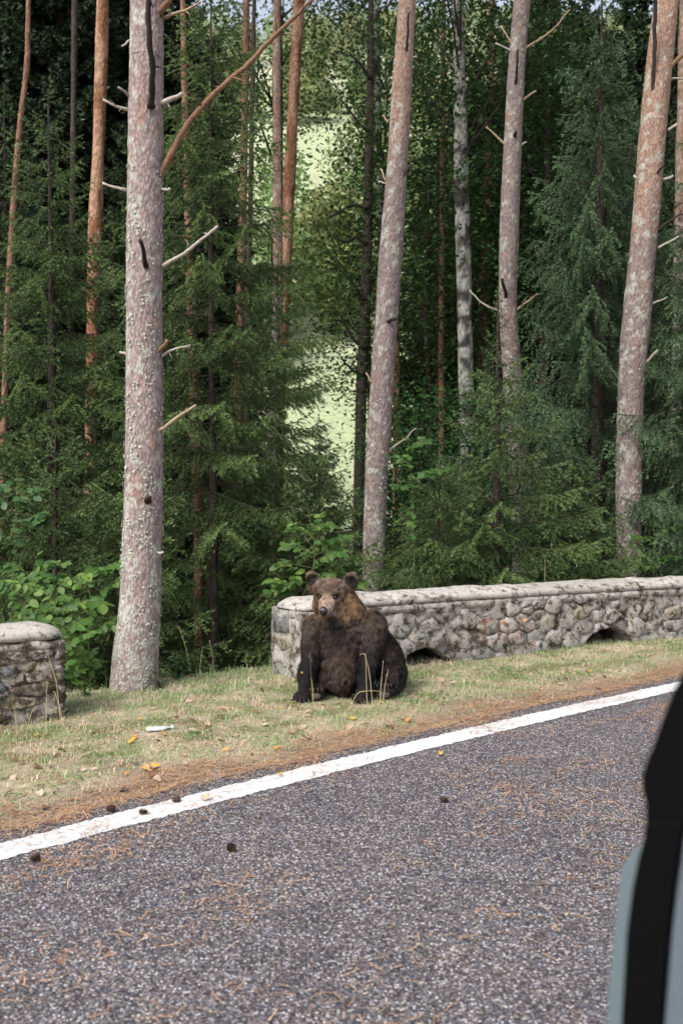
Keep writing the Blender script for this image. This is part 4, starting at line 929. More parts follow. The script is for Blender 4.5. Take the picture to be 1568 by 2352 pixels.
def herb(label, x, y, h, n, seed, key=None, name='leafy_herb', stems=3, lsc=1.0):
    g_ = np.random.default_rng(seed); p = gnd(x, y); p.z = float(gz(p.x, p.y)); root = empty(name, p, label, 'plant'); A = Acc()
    for s_ in range(stems):
        tip = np.array([g_.normal(0, h * 0.3), g_.normal(0, h * 0.3), h * g_.uniform(0.6, 1.0)]); P = spline(np.array([[g_.normal(0, 0.02), g_.normal(0, 0.02), -0.02], tip * 0.5 + (0, 0, 0.02), tip]), 12)
        V, Qd, T = tube(P, np.linspace(0.004, 0.0015, 12), 5); A.add(V, T, Qd)
        for i in range(n):
            q = P[min(11, int(2 + 10 * i / n))]; az = i * 1.57 + (i % 2) * 3.14 + g_.normal(0, 0.4)
            link('leaf', LEAF_N if key is None else LEAF[key], None, root, loc=Vector(q), rot=(g_.normal(0, 0.2), g_.uniform(-0.4, 0.3), az), scale=lsc * (1.05 - 0.5 * i / n) * g_.uniform(0.8, 1.15))
    link('stem', A.mesh('stem'), M['stem'], root); return root
herb('dull green nettle-like plant at the foot of the thick pine', 415, 1566, 0.26, 12, 611, stems=5)
herb('soft grey-green weed hugging the root flare of the thick pine', 345, 1590, 0.18, 10, 612, stems=4)
herb('small yellow-green weed between the weathered wall end and the thick pine', 190, 1608, 0.12, 8, 613, 'leaf_bright', stems=4, lsc=0.6)
herb('low leafy weed at the crest above the dark hollow', 300, 1592, 0.12, 8, 614, 'leaf_green', stems=3, lsc=0.6)

# ------------------------------------------------------------------ grass, needle litter
def scatter(n, seed, box=(-5.2, 7.0, 3.6, 13.0)):
    g_ = np.random.default_rng(seed); x = g_.uniform(box[0], box[1], n); y = g_.uniform(box[2], box[3], n); return g_, x, y
def in_view(x, y): return (np.abs(x) < 0.36 * y + 1.3)
def in_wall(x, y):
    d = crest(x, y); dw = d / 0.86
    hit = np.zeros(len(x), bool)
    for w, pad in ((W1, -0.005), (W2, -0.005)):
        p, t, n = w.front(np.linspace(0, w.L, 60)); a, b_ = p[0], p[-1]
        dd = np.stack([x, y], 1)[:, None] - p[None]; k = np.argmin((dd ** 2).sum(-1), 1); v = dd[np.arange(len(x)), k]
        o = (v * n[k]).sum(-1); tt = (v * t[k]).sum(-1)
        inside = (o < pad) & (o > -w.T - 0.02) & ~((k == 0) & (tt < -0.06)) & ~((k == 59) & (tt > 0.06))
        if w.arches:
            az = w.arch_z(np.linspace(0, w.L, 60)[k]); inside &= ~((az > 0.05) & (o > -0.25))
        hit |= inside
    return hit
g_, x, y = scatter(560000, 701)
s, a = road_sa(x, y); d = crest(x, y)
k1 = fbm(x * 2.2, y * 2.2, 0, 702); k2 = fbm(x * 7, y * 7, 0, 703)
dens = sstep(0.30, 0.75, s + 0.9 * (k1 - 0.5)) * (0.35 + 0.65 * sstep(0.35, 0.6, k2)) * (1 - sstep(0.9, 1.5, d))
keep = (g_.random(len(x)) < dens * 0.95) & in_view(x, y); x, y = x[keep], y[keep]
keep = ~in_wall(x, y); x, y = x[keep], y[keep]
n = len(x); s, a = road_sa(x, y); d = crest(x, y); z = gz(x, y)
k1 = fbm(x * 2.2, y * 2.2, 0, 702); k2 = fbm(x * 6, y * 6, 0, 704); k3 = fbm(x * 1.1, y * 1.1, 0, 705)
tall = sstep(-0.25, 0.05, d) * (1 - sstep(0.6, 1.2, d)) * 0.6 + 0.15 * sstep(0.55, 0.7, k1)
h = g_.uniform(0.016, 0.05, n) * (1 + 1.3 * tall * g_.random(n)) * np.where(g_.random(n) < 0.012, 2.4, 1.0)
lean = np.abs(g_.normal(0.9, 0.45, n)); az = g_.uniform(0, 6.283, n)
dx, dy = np.cos(az), np.sin(az); wv = g_.uniform(0.0013, 0.0032, n)
px_, py_ = -dy, dx
def B(f, q): return np.stack([x + dx * h * f * np.sin(lean * q), y + dy * h * f * np.sin(lean * q), z - 0.004 + h * f * np.cos(lean * q)], 1)
m_, t_ = B(0.55, 0.7), B(1.0, 1.15); r_ = np.stack([x, y, z - 0.01], 1); w_ = np.stack([px_, py_, 0 * px_], 1) * wv[:, None]
V = np.stack([r_ - w_, r_ + w_, m_ + w_ * 0.8, m_ - w_ * 0.8, t_], 1).reshape(-1, 3)
o = np.arange(n)[:, None] * 5; Qd = o + np.array([[0, 1, 2, 3]]); Tt = o + np.array([[3, 2, 4]])
gr = sstep(0.26, 0.50, k2 + 0.35 * (k3 - 0.5) + 0.12 * (g_.random(n) - 0.5))
col = lerp((0.66, 0.56, 0.41), (0.27, 0.43, 0.17), gr * g_.uniform(0.5, 1, n)) * g_.uniform(0.6, 1.35, n)[:, None]
tag(link('grass', mesh_np('grass', V, [Qd, Tt], np.repeat(col, 5, 0), False), M['grass']), 'short green and straw-coloured grass of the road verge', 'grass', kind='stuff')
# small round clover-like leaves near the asphalt
g_, x, y = scatter(90000, 711); s, a = road_sa(x, y)
keep = in_view(x, y) & (g_.random(len(x)) < sstep(0.45, 0.7, s) * (1 - sstep(1.2, 2.2, s)) * sstep(0.50, 0.62, fbm(x * 3.1, y * 3.1, 0, 712))); x, y, s = x[keep], y[keep], s[keep]
c = np.stack([x, y, gz(x, y) + g_.uniform(0.006, 0.03, len(x))], 1); V, Qd = leaf_quads(c, 0.022, g_, 1.2)
tag(link('clover', mesh_np('clover', V, Qd, np.repeat(np.array((0.10, 0.21, 0.06)) * g_.uniform(0.6, 1.5, (len(x), 1)), 4, 0), False), M['leaves']), 'patches of small round clover leaves in the verge grass', 'ground cover', kind='stuff')
# fallen pine needles along the road edge and drifted onto the asphalt
g_, x, y = scatter(700000, 721, (-4.0, 6.0, 2.6, 11.5)); s, a = road_sa(x, y)
k1 = fbm(x * 2.0, y * 2.0, 0, 722); k2 = fbm(a * 0.8, s * 5, 0, 723)
p_ = 0.95 * sstep(0.08, 0.3, s + 0.35 * (k1 - 0.5)) * (1 - 0.88 * sstep(0.28, 0.62, s + 0.8 * (k1 - 0.5)))
p_ = np.maximum(p_, np.where(s < 0.25, 0.34 * sstep(0.46, 0.68, k2 * 0.6 + k1 * 0.4) * np.exp(-np.abs(s + 0.35) / 0.9) + 0.006 * sstep(-2.5, -1, s), 0))
keep = in_view(x, y) & (g_.random(len(x)) < p_ * 0.5) & (crest(x, y) < 0.1); x, y, s = x[keep], y[keep], s[keep]; n = len(x)
z = np.maximum(gz(x, y), np.where(s < 0.33, 0.003, -1)) + g_.uniform(0.002, 0.012, n)
az = g_.uniform(0, 6.283, n); l = g_.uniform(0.018, 0.042, n); tl = g_.normal(0, 0.12, n)
e = np.stack([np.cos(az) * l, np.sin(az) * l, np.abs(tl) * l], 1); w_ = np.stack([-np.sin(az), np.cos(az), 0 * az], 1) * g_.uniform(0.0009, 0.002, n)[:, None]
c = np.stack([x, y, z], 1); V = np.stack([c - e - w_, c - e + w_, c + e + w_, c + e - w_], 1).reshape(-1, 3); V[:, 2] = np.maximum(V[:, 2], 0.0055)
col = lerp((0.34, 0.165, 0.085), (0.58, 0.38, 0.22), g_.random(n)) * g_.uniform(0.6, 1.2, n)[:, None]
tag(link('pine_needle_litter', mesh_np('pine_needle_litter', V, np.arange(4 * n).reshape(-1, 4), np.repeat(col, 4, 0), False), M['litter']), 'rust-brown fallen pine needles along the asphalt edge', 'pine needles', kind='stuff')

# ------------------------------------------------------------------ fallen leaves
def fallen(name, L, Wd, seed):
    g_ = np.random.default_rng(seed); me = leaf_mesh(name, L, Wd, g_.uniform(0.1, 0.5), g_.uniform(-0.25, 0.25), 5)
    co = np.array([v.co[:] for v in me.vertices]); co[:, 0] -= L / 2; co[:, 2] += 0.012 * np.sin(co[:, 0] * 60 + seed) ; co[:, 2] -= co[:, 2].min()
    me.vertices.foreach_set('co', co.ravel()); me.update(); return me
FL = {}
for k in ('leaf_yellow', 'leaf_orange', 'leaf_pale', 'leaf_brown'):
    FL[k] = [fallen('fallen_leaf', 0.075, 0.05, i + 5) for i in range(3)]
    for me in FL[k]: me.materials.append(M[k])
def drop_leaf(k, x, y, sc_, lab, grp, world=None):
    p = gnd(x, y) if world is None else Vector(world)
    p.z = max(float(gz(p.x, p.y)), 0.004 if road_sa(p.x, p.y)[0] < 0.3 else -9) + 0.008
    o = link('fallen_leaf', random.choice(FL[k]), None, None, loc=p, rot=(random.gauss(0, 0.25), random.gauss(0, 0.25), random.uniform(0, 6.28)), scale=sc_)
    return tag(o, lab, 'leaf', grp)
GY_, GP, GB, GO = 'yellow fallen leaves', 'pale fallen leaves', 'brown fallen leaves', 'orange fallen leaves'
drop_leaf('leaf_yellow', 302, 1712, 0.85, 'golden yellow leaf lying below the crushed clear bottle', None)
drop_leaf('leaf_orange', 334, 1779, 1.0, 'orange leaf touching a yellow one at the edge of the needle litter', None)
drop_leaf('leaf_yellow', 352, 1770, 1.1, 'broad yellow leaf touching an orange one at the edge of the needle litter', None)
for x, y in [(85, 1700), (640, 1785), (810, 1660), (1180, 1580), (870, 1545), (1240, 1618), (1010, 1735), (120, 1790), (530, 1640)]:
    drop_leaf('leaf_yellow', x, y, random.uniform(0.5, 0.85), 'small yellow fallen leaf on the verge or asphalt', GY_)
g_ = np.random.default_rng(731)
def rand_verge(smin, smax):
    while True:
        x, y = g_.uniform(20, 1500), g_.uniform(1540, 1890); p = gnd(x, y); s_ = float(road_sa(p.x, p.y)[0])
        if smin < s_ < smax and float(crest(p.x, p.y)) < -0.1: return x, y
for x, y in [(215, 1782), (95, 1838), (222, 1690), (80, 1758), (360, 1800), (540, 1700), (470, 1840), (30, 1800)] + [rand_verge(0.5, 2.2) for _ in range(60)]:
    drop_leaf('leaf_pale', x, y, random.uniform(0.5, 0.95), 'pale pinkish dry fallen leaf on the grass verge', GP)
for x, y in [(365, 1716), (310, 1762), (440, 1665), (505, 1660)] + [rand_verge(0.3, 2.2) for _ in range(34)]:
    drop_leaf('leaf_brown', x, y, random.uniform(0.5, 0.9), 'dark brown curled fallen leaf on the grass verge', GB)
for x, y in [rand_verge(0.4, 2.2) for _ in range(16)]:
    drop_leaf('leaf_orange', x, y, random.uniform(0.45, 0.85), 'orange-tan fallen leaf on the grass verge', GO)

# ------------------------------------------------------------------ pine cones
A = Acc(); g_ = np.random.default_rng(741); V, Qd, T = tube(np.array([[0, 0, 0.0], [0.012, 0, 0.0], [0.03, 0, 0], [0.042, 0, 0]]), np.array([0.006, 0.011, 0.009, 0.003]), 8); A.add(V, T, Qd, (0.03, 0.02, 0.016))
for i in range(46):
    t = i / 46; a = i * 2.4; r_ = 0.016 * math.sin(math.pi * (0.18 + 0.78 * t)) + 0.003; c = np.array([0.042 * t, r_ * math.cos(a), r_ * math.sin(a)]); out_ = np.array([0.35, math.cos(a), math.sin(a)]); tg = np.array([0, -math.sin(a), math.cos(a)])
    A.add([c - tg * 0.005 - out_ * 0.005, c + tg * 0.005 - out_ * 0.005, c + tg * 0.004 + out_ * 0.004, c - tg * 0.004 + out_ * 0.004], None, [(0, 1, 2, 3)], np.array((0.075, 0.045, 0.032)) * g_.uniform(0.6, 1.5))
CONE = A.mesh('pine_cone', False)
for i, (x, y, lab) in enumerate([(1010, 1843, 'dark pine cone lying alone out on the asphalt'), (402, 1846, 'dark pine cone lying on the white edge line'), (262, 1866, 'dark pine cone just outside the white edge line among needles'), (92, 1975, 'dark pine cone on the asphalt at the inner rim of the white line'), (528, 1952, 'squashed dark pine cone on the asphalt below the white line'), (320, 1872, 'dark pine cone on the asphalt strip beside the rust-brown needles')]):
    p = gnd(x, y); p.z = 0.018; tag(link('pine_cone', CONE, M['litter'], None, loc=p, rot=(0, 0.1, i * 1.3), scale=1.05), lab, 'pine cone')

# ------------------------------------------------------------------ crushed clear bottle
b = NB('clear_plastic'); b.base((0.66, 0.70, 0.71)).rough(0.3); b.b.inputs['Transmission Weight'].default_value = 0.35; b.b.inputs['IOR'].default_value = 1.25; b.b.inputs['Specular IOR Level'].default_value = 0.7; M['plastic'] = b.m
t = np.linspace(0, 1, 30); R = np.where(t < 0.04, 0.018, np.where(t < 0.74, 0.028 + 0.0018 * np.sin(t * 75), np.where(t < 0.9, 0.028 - (t - 0.74) / 0.16 * 0.016, 0.012)))
V, Qd, T = tube(np.stack([0.17 * t, 0 * t, 0 * t], 1), R, 18); V[:, 2] *= 0.5; V[:, 1] *= 1.25; V[:, 2] += 0.016 * (fbm(V[:, 0] * 40, V[:, 1] * 40, V[:, 2] * 40, 751) - 0.5); V[:, 1] += 0.02 * (fbm(V[:, 0] * 22, 0, 0, 752) - 0.5)
p = gnd(336, 1690); p.z = float(gz(p.x, p.y)) + 0.02
bt = empty('plastic_bottle', p, 'crushed clear plastic bottle lying in the grass verge', 'bottle', rotz=0.35)
link('body', mesh_np('body', V, [Qd, T]), M['plastic'], bt)
V, Qd, T = tube(np.array([[0.168, 0, 0], [0.172, 0, 0], [0.184, 0, 0], [0.186, 0, 0]]), np.array([0.012, 0.0145, 0.0145, 0.012]), 16); link('cap', mesh_np('cap', V, [Qd, T], smooth=False), simple('cap_plastic', (0.75, 0.78, 0.8), 0.4), bt)

# ------------------------------------------------------------------ dry grass stalks
def stalk(label, path, Y0, col=(0.55, 0.45, 0.27), head=0, w=0.0022, lean=0.0, group='dry stalks'):
    k = len(path); P = np.array([at(x, y, Y0 + lean * i / (k - 1)) for i, (x, y) in enumerate(path)]); P[0][2] = min(P[0][2], float(gz(P[0][0], P[0][1])) + 0.0) - 0.01
    P = spline(P, 14); A = Acc(); V, Qd, T = tube(P, np.linspace(w, w * 0.45, 14), 5); A.add(V, T, Qd, col); g_ = np.random.default_rng(int(path[0][0] * 7) % 1000)
    for i in range(head):
        q = P[-1] + (P[-4] - P[-1]) * g_.random(); dv = g_.normal(size=3) * 0.008 + (0, 0, 0.012); V, Qd, T = tube(np.array([q, q + dv * 0.5, q + dv]), np.array([0.001, 0.0022, 0.0006]), 4); A.add(V, T, Qd, np.array(col) * g_.uniform(0.5, 1.1))
    me = A.mesh('dry_stalk'); me.transform(Matrix.Translation(-Vector(P[0]))); return tag(link('dry_stalk', me, M['litter'], None, loc=Vector(P[0])), label, 'stalk', group)
YB = 7.42
stalk('straight pale dry stalk standing before the bear', [(843, 1612), (841, 1560), (839, 1500)], YB, group='dry stalks before the bear')
stalk('pale dry stalk with a forked top before the bear', [(856, 1606), (850, 1560), (842, 1520), (836, 1502), (825, 1504)], YB, group='dry stalks before the bear')
stalk('pale dry stalk standing before the bear hind leg', [(871, 1604), (876, 1560), (880, 1517)], YB, group='dry stalks before the bear')
stalk('leaning dry stalk with a seed head before the bear hind leg', [(876, 1608), (884, 1575), (891, 1537)], YB, head=6, group='dry stalks before the bear')
stalk('bent pale straw lying across in front of the bear belly', [(800, 1604), (820, 1594), (846, 1587), (872, 1588)], YB - 0.02, group='dry stalks before the bear')
stalk('thin dark grass stem with a fuzzy head before the bear foreleg', [(718, 1588), (714, 1550), (712, 1503)], YB, (0.16, 0.15, 0.08), 14, 0.0016, group='dry stalks before the bear')
stalk('green-yellow grass blade before the bear foreleg', [(721, 1588), (717, 1572), (714, 1556)], YB, (0.42, 0.40, 0.10), 0, 0.0028, group='dry stalks before the bear')
for i, (lab, pth, Yk) in enumerate([('dry stalk arching beside the weathered wall end', [(140, 1610), (130, 1570), (118, 1530), (112, 1508)], 6.9), ('dry stalk with pale head before the weathered wall end', [(106, 1640), (107, 1600), (110, 1570)], 6.7), ('leaning pale straw at the weathered wall end', [(150, 1640), (130, 1600), (123, 1588)], 6.8),
    ('slanted straw at the foot of the weathered wall end', [(58, 1650), (75, 1632), (95, 1620)], 6.6), ('curved pale stem in front of the weathered wall end', [(40, 1665), (35, 1635), (30, 1618)], 6.6), ('tall seeding grass stem beside the nettle-like plant', [(440, 1560), (432, 1510), (420, 1465), (410, 1440)], 8.9), ('thin pale stem with seeds right of the nettle-like plant', [(492, 1545), (488, 1510), (481, 1470)], 9.1), ('crooked thin stem right of the nettle-like plant', [(456, 1545), (462, 1510), (466, 1485)], 9.1),
    ('tall dry stem standing behind the arched wall', [(1248, 1380), (1250, 1310), (1252, 1275)], 11.3), ('bare straw leaning on the wall beside the bear', [(885, 1522), (915, 1490), (950, 1450)], 8.6), ('dry stem rising from the drain arch beside the bear', [(935, 1530), (930, 1500), (925, 1470)], 9.0)]):
    stalk(lab, pth, Yk, head=7 if 'seed' in lab or 'head' in lab else 0)

# ------------------------------------------------------------------ the bear
BX, BY = 0.0, 7.98
bear = empty('brown_bear', (BX, BY, 0.0), 'brown bear sitting upright on the grass verge in front of the wall', 'bear')
bz0 = float(gz(BX, BY)) ; bear.location.z = bz0
HY = math.radians(15); HT = math.radians(8)
Fv = np.array([-math.sin(HY) * math.cos(HT), -math.cos(HY) * math.cos(HT), -math.sin(HT)]); Rv = np.array([math.cos(HY), -math.sin(HY), 0.0]); Uv = np.cross(Rv, -Fv); Uv = Uv if Uv[2] > 0 else -Uv
HC = np.array([-0.08, -0.06, 0.80])
def hd(r, f, u): return HC + Rv * r + Fv * f + Uv * u
bm = bmesh.new()
def ell(c, r, axes=None, seg=20):
    ax = np.eye(3) if axes is None else np.array(axes).T
    mt = Matrix([[*(ax[i] * np.array(r)), c[i]] for i in range(3)] + [[0, 0, 0, 1]])
    bmesh.ops.create_uvsphere(bm, u_segments=seg, v_segments=seg // 2 + 2, radius=1.0, matrix=mt)
def limb(pts, rad, n=7):
    C = spline(np.column_stack([np.array(pts, float), np.array(rad)]), n * (len(pts) - 1) + 1)
    for c in C: ell(c[:3], (c[3],) * 3, seg=14)
HA = [Rv, Fv, Uv]
ell((0.03, 0.12, 0.24), (0.27, 0.28, 0.27)); ell((0.0, -0.03, 0.22), (0.175, 0.20, 0.23)); ell((0.01, 0.03, 0.48), (0.235, 0.20, 0.20)); ell((0.06, 0.16, 0.54), (0.22, 0.2, 0.17)); ell((0.0, -0.01, 0.38), (0.19, 0.19, 0.16))
limb([(0.02, 0.06, 0.58), (-0.02, 0.0, 0.70), (-0.06, -0.03, 0.79)], [0.200, 0.175, 0.145]); ell((-0.03, -0.02, 0.675), (0.165, 0.150, 0.145)); ell((-0.02, 0.0, 0.610), (0.195, 0.165, 0.10))
limb([(-0.20, 0.0, 0.53), (-0.235, -0.08, 0.33), (-0.272, -0.16, 0.13), (-0.295, -0.20, 0.05)], [0.115, 0.085, 0.062, 0.056]); ell((-0.305, -0.235, 0.036), (0.074, 0.095, 0.044))
limb([(0.235, 0.0, 0.55), (0.215, -0.10, 0.33), (0.185, -0.19, 0.13), (0.165, -0.22, 0.05)], [0.13, 0.087, 0.060, 0.056]); ell((0.152, -0.255, 0.036), (0.074, 0.095, 0.042))
limb([(0.22, 0.14, 0.42), (0.34, 0.10, 0.30), (0.41, 0.05, 0.18)], [0.17, 0.155, 0.12]); ell((0.40, 0.02, 0.16), (0.115, 0.19, 0.15)); limb([(0.42, -0.05, 0.10), (0.37, -0.14, 0.065)], [0.085, 0.06]); ell((0.34, -0.17, 0.075), (0.072, 0.055, 0.085))
ell((-0.21, 0.06, 0.16), (0.14, 0.2, 0.16)); limb([(-0.22, -0.05, 0.09), (-0.20, -0.17, 0.06)], [0.08, 0.055]); ell((-0.195, -0.20, 0.06), (0.062, 0.045, 0.065))
# head
ell(hd(0, -0.02, 0.02), (0.143, 0.150, 0.130), HA); [ell(hd(q, 0.0, 0.072), (0.078, 0.10, 0.070), HA) for q in (-0.058, 0.058)]
for sg in (-1, 1):
    ell(hd(sg * 0.072, -0.01, -0.055), (0.076, 0.10, 0.10), HA); ell(hd(sg * 0.056, 0.100, 0.062), (0.036, 0.035, 0.022), HA)
    er = [Rv * math.cos(0.45) - Uv * sg * math.sin(0.45), Fv, Uv * math.cos(0.45) + Rv * sg * math.sin(0.45)]
    ell(hd(sg * 0.154, -0.035, 0.130), (0.058, 0.026, 0.076), er); ell(hd(sg * 0.125, -0.03, 0.085), (0.064, 0.045, 0.080), er)
limb([hd(0, 0.06, 0.0), hd(0, 0.14, -0.030), hd(0, 0.215, -0.050)], [0.085, 0.062, 0.047]); limb([hd(0, 0.08, -0.08), hd(0, 0.185, -0.092)], [0.055, 0.032])
tmp_me = bpy.data.meshes.new('bear_lumps'); bm.to_mesh(tmp_me); bm.free()
tmp = bpy.data.objects.new('bear_lumps', tmp_me); COL.objects.link(tmp)
rm = tmp.modifiers.new('r', 'REMESH'); rm.mode = 'VOXEL'; rm.voxel_size = 0.0085
sm = tmp.modifiers.new('s', 'SMOOTH'); sm.factor = 0.5; sm.iterations = 7
bpy.context.view_layer.update()
body_me = bpy.data.meshes.new_from_object(tmp.evaluated_get(bpy.context.evaluated_depsgraph_get())); bpy.data.objects.remove(tmp); bpy.data.meshes.remove(tmp_me)
nv = len(body_me.vertices); BV = np.empty(nv * 3, np.float32); body_me.vertices.foreach_get('co', BV); BV = BV.reshape(-1, 3).astype(float)
BN = np.empty(nv * 3, np.float32); body_me.vertices.foreach_get('normal', BN); BN = BN.reshape(-1, 3).astype(float)
# cupped ears
for sg in (-1, 1):
    c = hd(sg * 0.160, -0.018, 0.130); dd = np.linalg.norm((BV - c) @ np.stack([Rv, Uv]).T, axis=1); fr = (BN @ Fv) > 0.3; nr = np.linalg.norm(BV - c, axis=1) < 0.09
    BV[fr & nr] -= Fv * (0.020 * (1 - sstep(0.015, 0.045, dd)))[fr & nr][:, None]
# eye hollows
for sg in (-1, 1):
    c = hd(sg * 0.060, 0.125, 0.040); w = np.exp(-(np.linalg.norm(BV - c, axis=1) / 0.024) ** 2); BV -= Fv * (0.016 * w)[:, None]
body_me.vertices.foreach_set('co', BV.astype(np.float32).ravel()); body_me.update()
body_me.vertices.foreach_get('normal', np.empty(nv * 3, np.float32))
BNf = np.empty(nv * 3, np.float32); body_me.vertices.foreach_get('normal', BNf); BN = BNf.reshape(-1, 3).astype(float)
def seg_d(P, a, b_):
    a = np.array(a, float); b_ = np.array(b_, float); t = np.clip(((P - a) @ (b_ - a)) / ((b_ - a) @ (b_ - a)), 0, 1); return np.linalg.norm(P - a - t[:, None] * (b_ - a), axis=1)
def bear_fur(P, Nn):
    """colour, fur length and lie of the coat at points on the skin"""
    rel = P - HC; r, f, u = rel @ Rv, rel @ Fv, rel @ Uv; z = P[:, 2]
    col = np.tile((0.021, 0.0150, 0.0128), (len(P), 1)); ln = np.full(len(P), 0.032)
    belly = np.exp(-((P[:, 0] / 0.15) ** 2 + ((z - 0.26) / 0.20) ** 2)) * (P[:, 1] < 0.05); col = lerp(col, (0.040, 0.0265, 0.020), belly)
    shoulder = sstep(0.40, 0.60, z); col = lerp(col, (0.044, 0.033, 0.027), shoulder * (Nn[:, 2] > -0.3))
    chest = np.exp(-((P[:, 0] + 0.03) / 0.10) ** 2) * sstep(0.36, 0.48, z) * (1 - sstep(0.6, 0.68, z)) * (Nn[:, 1] < 0); col = lerp(col, (0.012, 0.009, 0.008), chest * 0.9)
    dl = np.minimum.reduce([seg_d(P, (-0.235, -0.07, 0.36), (-0.30, -0.22, 0.03)), seg_d(P, (0.215, -0.10, 0.36), (0.16, -0.25, 0.03))]); leg = (1 - sstep(0.075, 0.115, dl)) * (1 - 0.85 * sstep(0.26, 0.47, z)); col = lerp(col, (0.0095, 0.0082, 0.0088), leg)
    hind = (1 - sstep(0.10, 0.2, seg_d(P, (0.42, 0.0, 0.17), (0.36, -0.15, 0.06)))); col = lerp(col, (0.012, 0.0095, 0.009), hind)
    low = 1 - sstep(0.05, 0.14, z); col = lerp(col, (0.026, 0.02, 0.018), low * 0.7)
    ln = np.where(leg > 0.5, 0.020, ln); ln = np.where(low > 0.5, 0.012, ln)
    head = sstep(0.56, 0.72, z) * np.exp(-np.maximum(np.linalg.norm(rel, axis=1) - 0.2, 0) / 0.06) * 1.0; head = np.clip(head * 1.2, 0, 1)
    gold = lerp(np.tile((0.074, 0.048, 0.031), (len(P), 1)), (0.135, 0.080, 0.040), sstep(0.08, 0.16, np.abs(r)) * (1 - sstep(0.0, 0.07, u))); col = lerp(col, gold, head)
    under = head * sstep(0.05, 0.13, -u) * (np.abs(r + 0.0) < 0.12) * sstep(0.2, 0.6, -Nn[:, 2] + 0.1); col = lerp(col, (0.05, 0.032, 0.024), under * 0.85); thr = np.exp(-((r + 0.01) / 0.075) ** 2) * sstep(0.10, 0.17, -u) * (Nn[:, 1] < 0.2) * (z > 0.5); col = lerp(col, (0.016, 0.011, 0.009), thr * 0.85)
    crown = head * sstep(0.055, 0.10, u) * (1 - sstep(0.10, 0.14, np.abs(r))); col = lerp(col, (0.085, 0.058, 0.046), crown * 0.8)
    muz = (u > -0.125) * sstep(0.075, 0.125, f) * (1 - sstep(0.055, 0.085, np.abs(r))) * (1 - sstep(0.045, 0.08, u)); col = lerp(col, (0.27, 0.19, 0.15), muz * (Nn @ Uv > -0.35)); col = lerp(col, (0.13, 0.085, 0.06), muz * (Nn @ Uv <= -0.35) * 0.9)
    bridge = sstep(0.03, 0.09, f) * (1 - sstep(0.022, 0.05, np.abs(r))) * (u > -0.05) * (1 - sstep(0.05, 0.10, u)); col = lerp(col, (0.20, 0.138, 0.105), bridge * 0.75)
    for sg in (-1, 1):
        e = np.linalg.norm(P - hd(sg * 0.060, 0.115, 0.036), axis=1); col = lerp(col, (0.035, 0.025, 0.022), 1 - sstep(0.018, 0.036, e)); ln = np.where(e < 0.03, 0.003, ln)
        e = np.linalg.norm(P - hd(sg * 0.060, 0.105, 0.010), axis=1); col = lerp(col, (0.07, 0.048, 0.038), 0.6 * (1 - sstep(0.02, 0.045, e)))
        ec = hd(sg * 0.160, -0.02, 0.130); e = np.linalg.norm(P - ec, axis=1); inear = (e < 0.075) & (u > 0.085)
        col = lerp(col, (0.095, 0.066, 0.05), inear * 1.0); pit = inear & (Nn @ Fv > 0.1) & (e < 0.052); col = lerp(col, (0.010, 0.008, 0.007), pit * 0.9); ln = np.where(inear, 0.012, ln)
    headln = 0.011 + 0.013 * sstep(0.06, 0.15, np.abs(r)) + 0.014 * sstep(0.03, 0.14, -u); ln = np.where((head > 0.5) & (ln > 0.02), headln, ln); ln = np.where(muz > 0.4, 0.005, ln); ln = np.where((bridge > 0.5) & (muz < 0.5), 0.007, ln)
    nose = np.linalg.norm(P - hd(0, 0.248, -0.045), axis=1) < 0.036; ln = np.where(nose, 0.0, ln); col = np.where(nose[:, None], (0.02, 0.02, 0.024), col)
    flow = np.tile((0.0, 0.12, -1.0), (len(P), 1)); flow[:, 0] += 0.35 * np.sign(P[:, 0]) * sstep(0.0, 0.2, np.abs(P[:, 0]))
    hf = -Fv * 1.0 + 0; hflow = np.tile(hf, (len(P), 1)) + np.outer(np.sign(r) * sstep(0.02, 0.1, np.abs(r)), Rv) * 0.8 + np.outer(-sstep(-0.02, 0.12, -u), (0, 0, 1)) * 1.3
    flow = flow * (1 - head)[:, None] + hflow * head[:, None]
    return col, ln, flow
bcol, bln, _ = bear_fur(BV, BN)
ca = body_me.color_attributes.new('Col', 'FLOAT_COLOR', 'POINT'); c4 = np.ones((nv, 4), np.float32); c4[:, :3] = bcol * 0.8; ca.data.foreach_set('color', c4.ravel())
body_me.polygons.foreach_set('use_smooth', np.ones(len(body_me.polygons), bool)); body_me.name = 'body'; body_me.materials.clear()
b = NB('bear_skin'); v = b.coord(); b.base(b.mix(0.5, b.attr(), b.ramp(b.noise(v, 120, 4), [(0.3, 0.5), (0.7, 1.2)]), 'MULTIPLY')).rough(0.8); M['bear_skin'] = b.m
b = NB('bear_fur'); b.base(b.attr()).rough(0.6); b.b.inputs['Specular IOR Level'].default_value = 0.14; M['bear_fur'] = b.m
body = link('body', body_me, M['bear_skin'], bear)
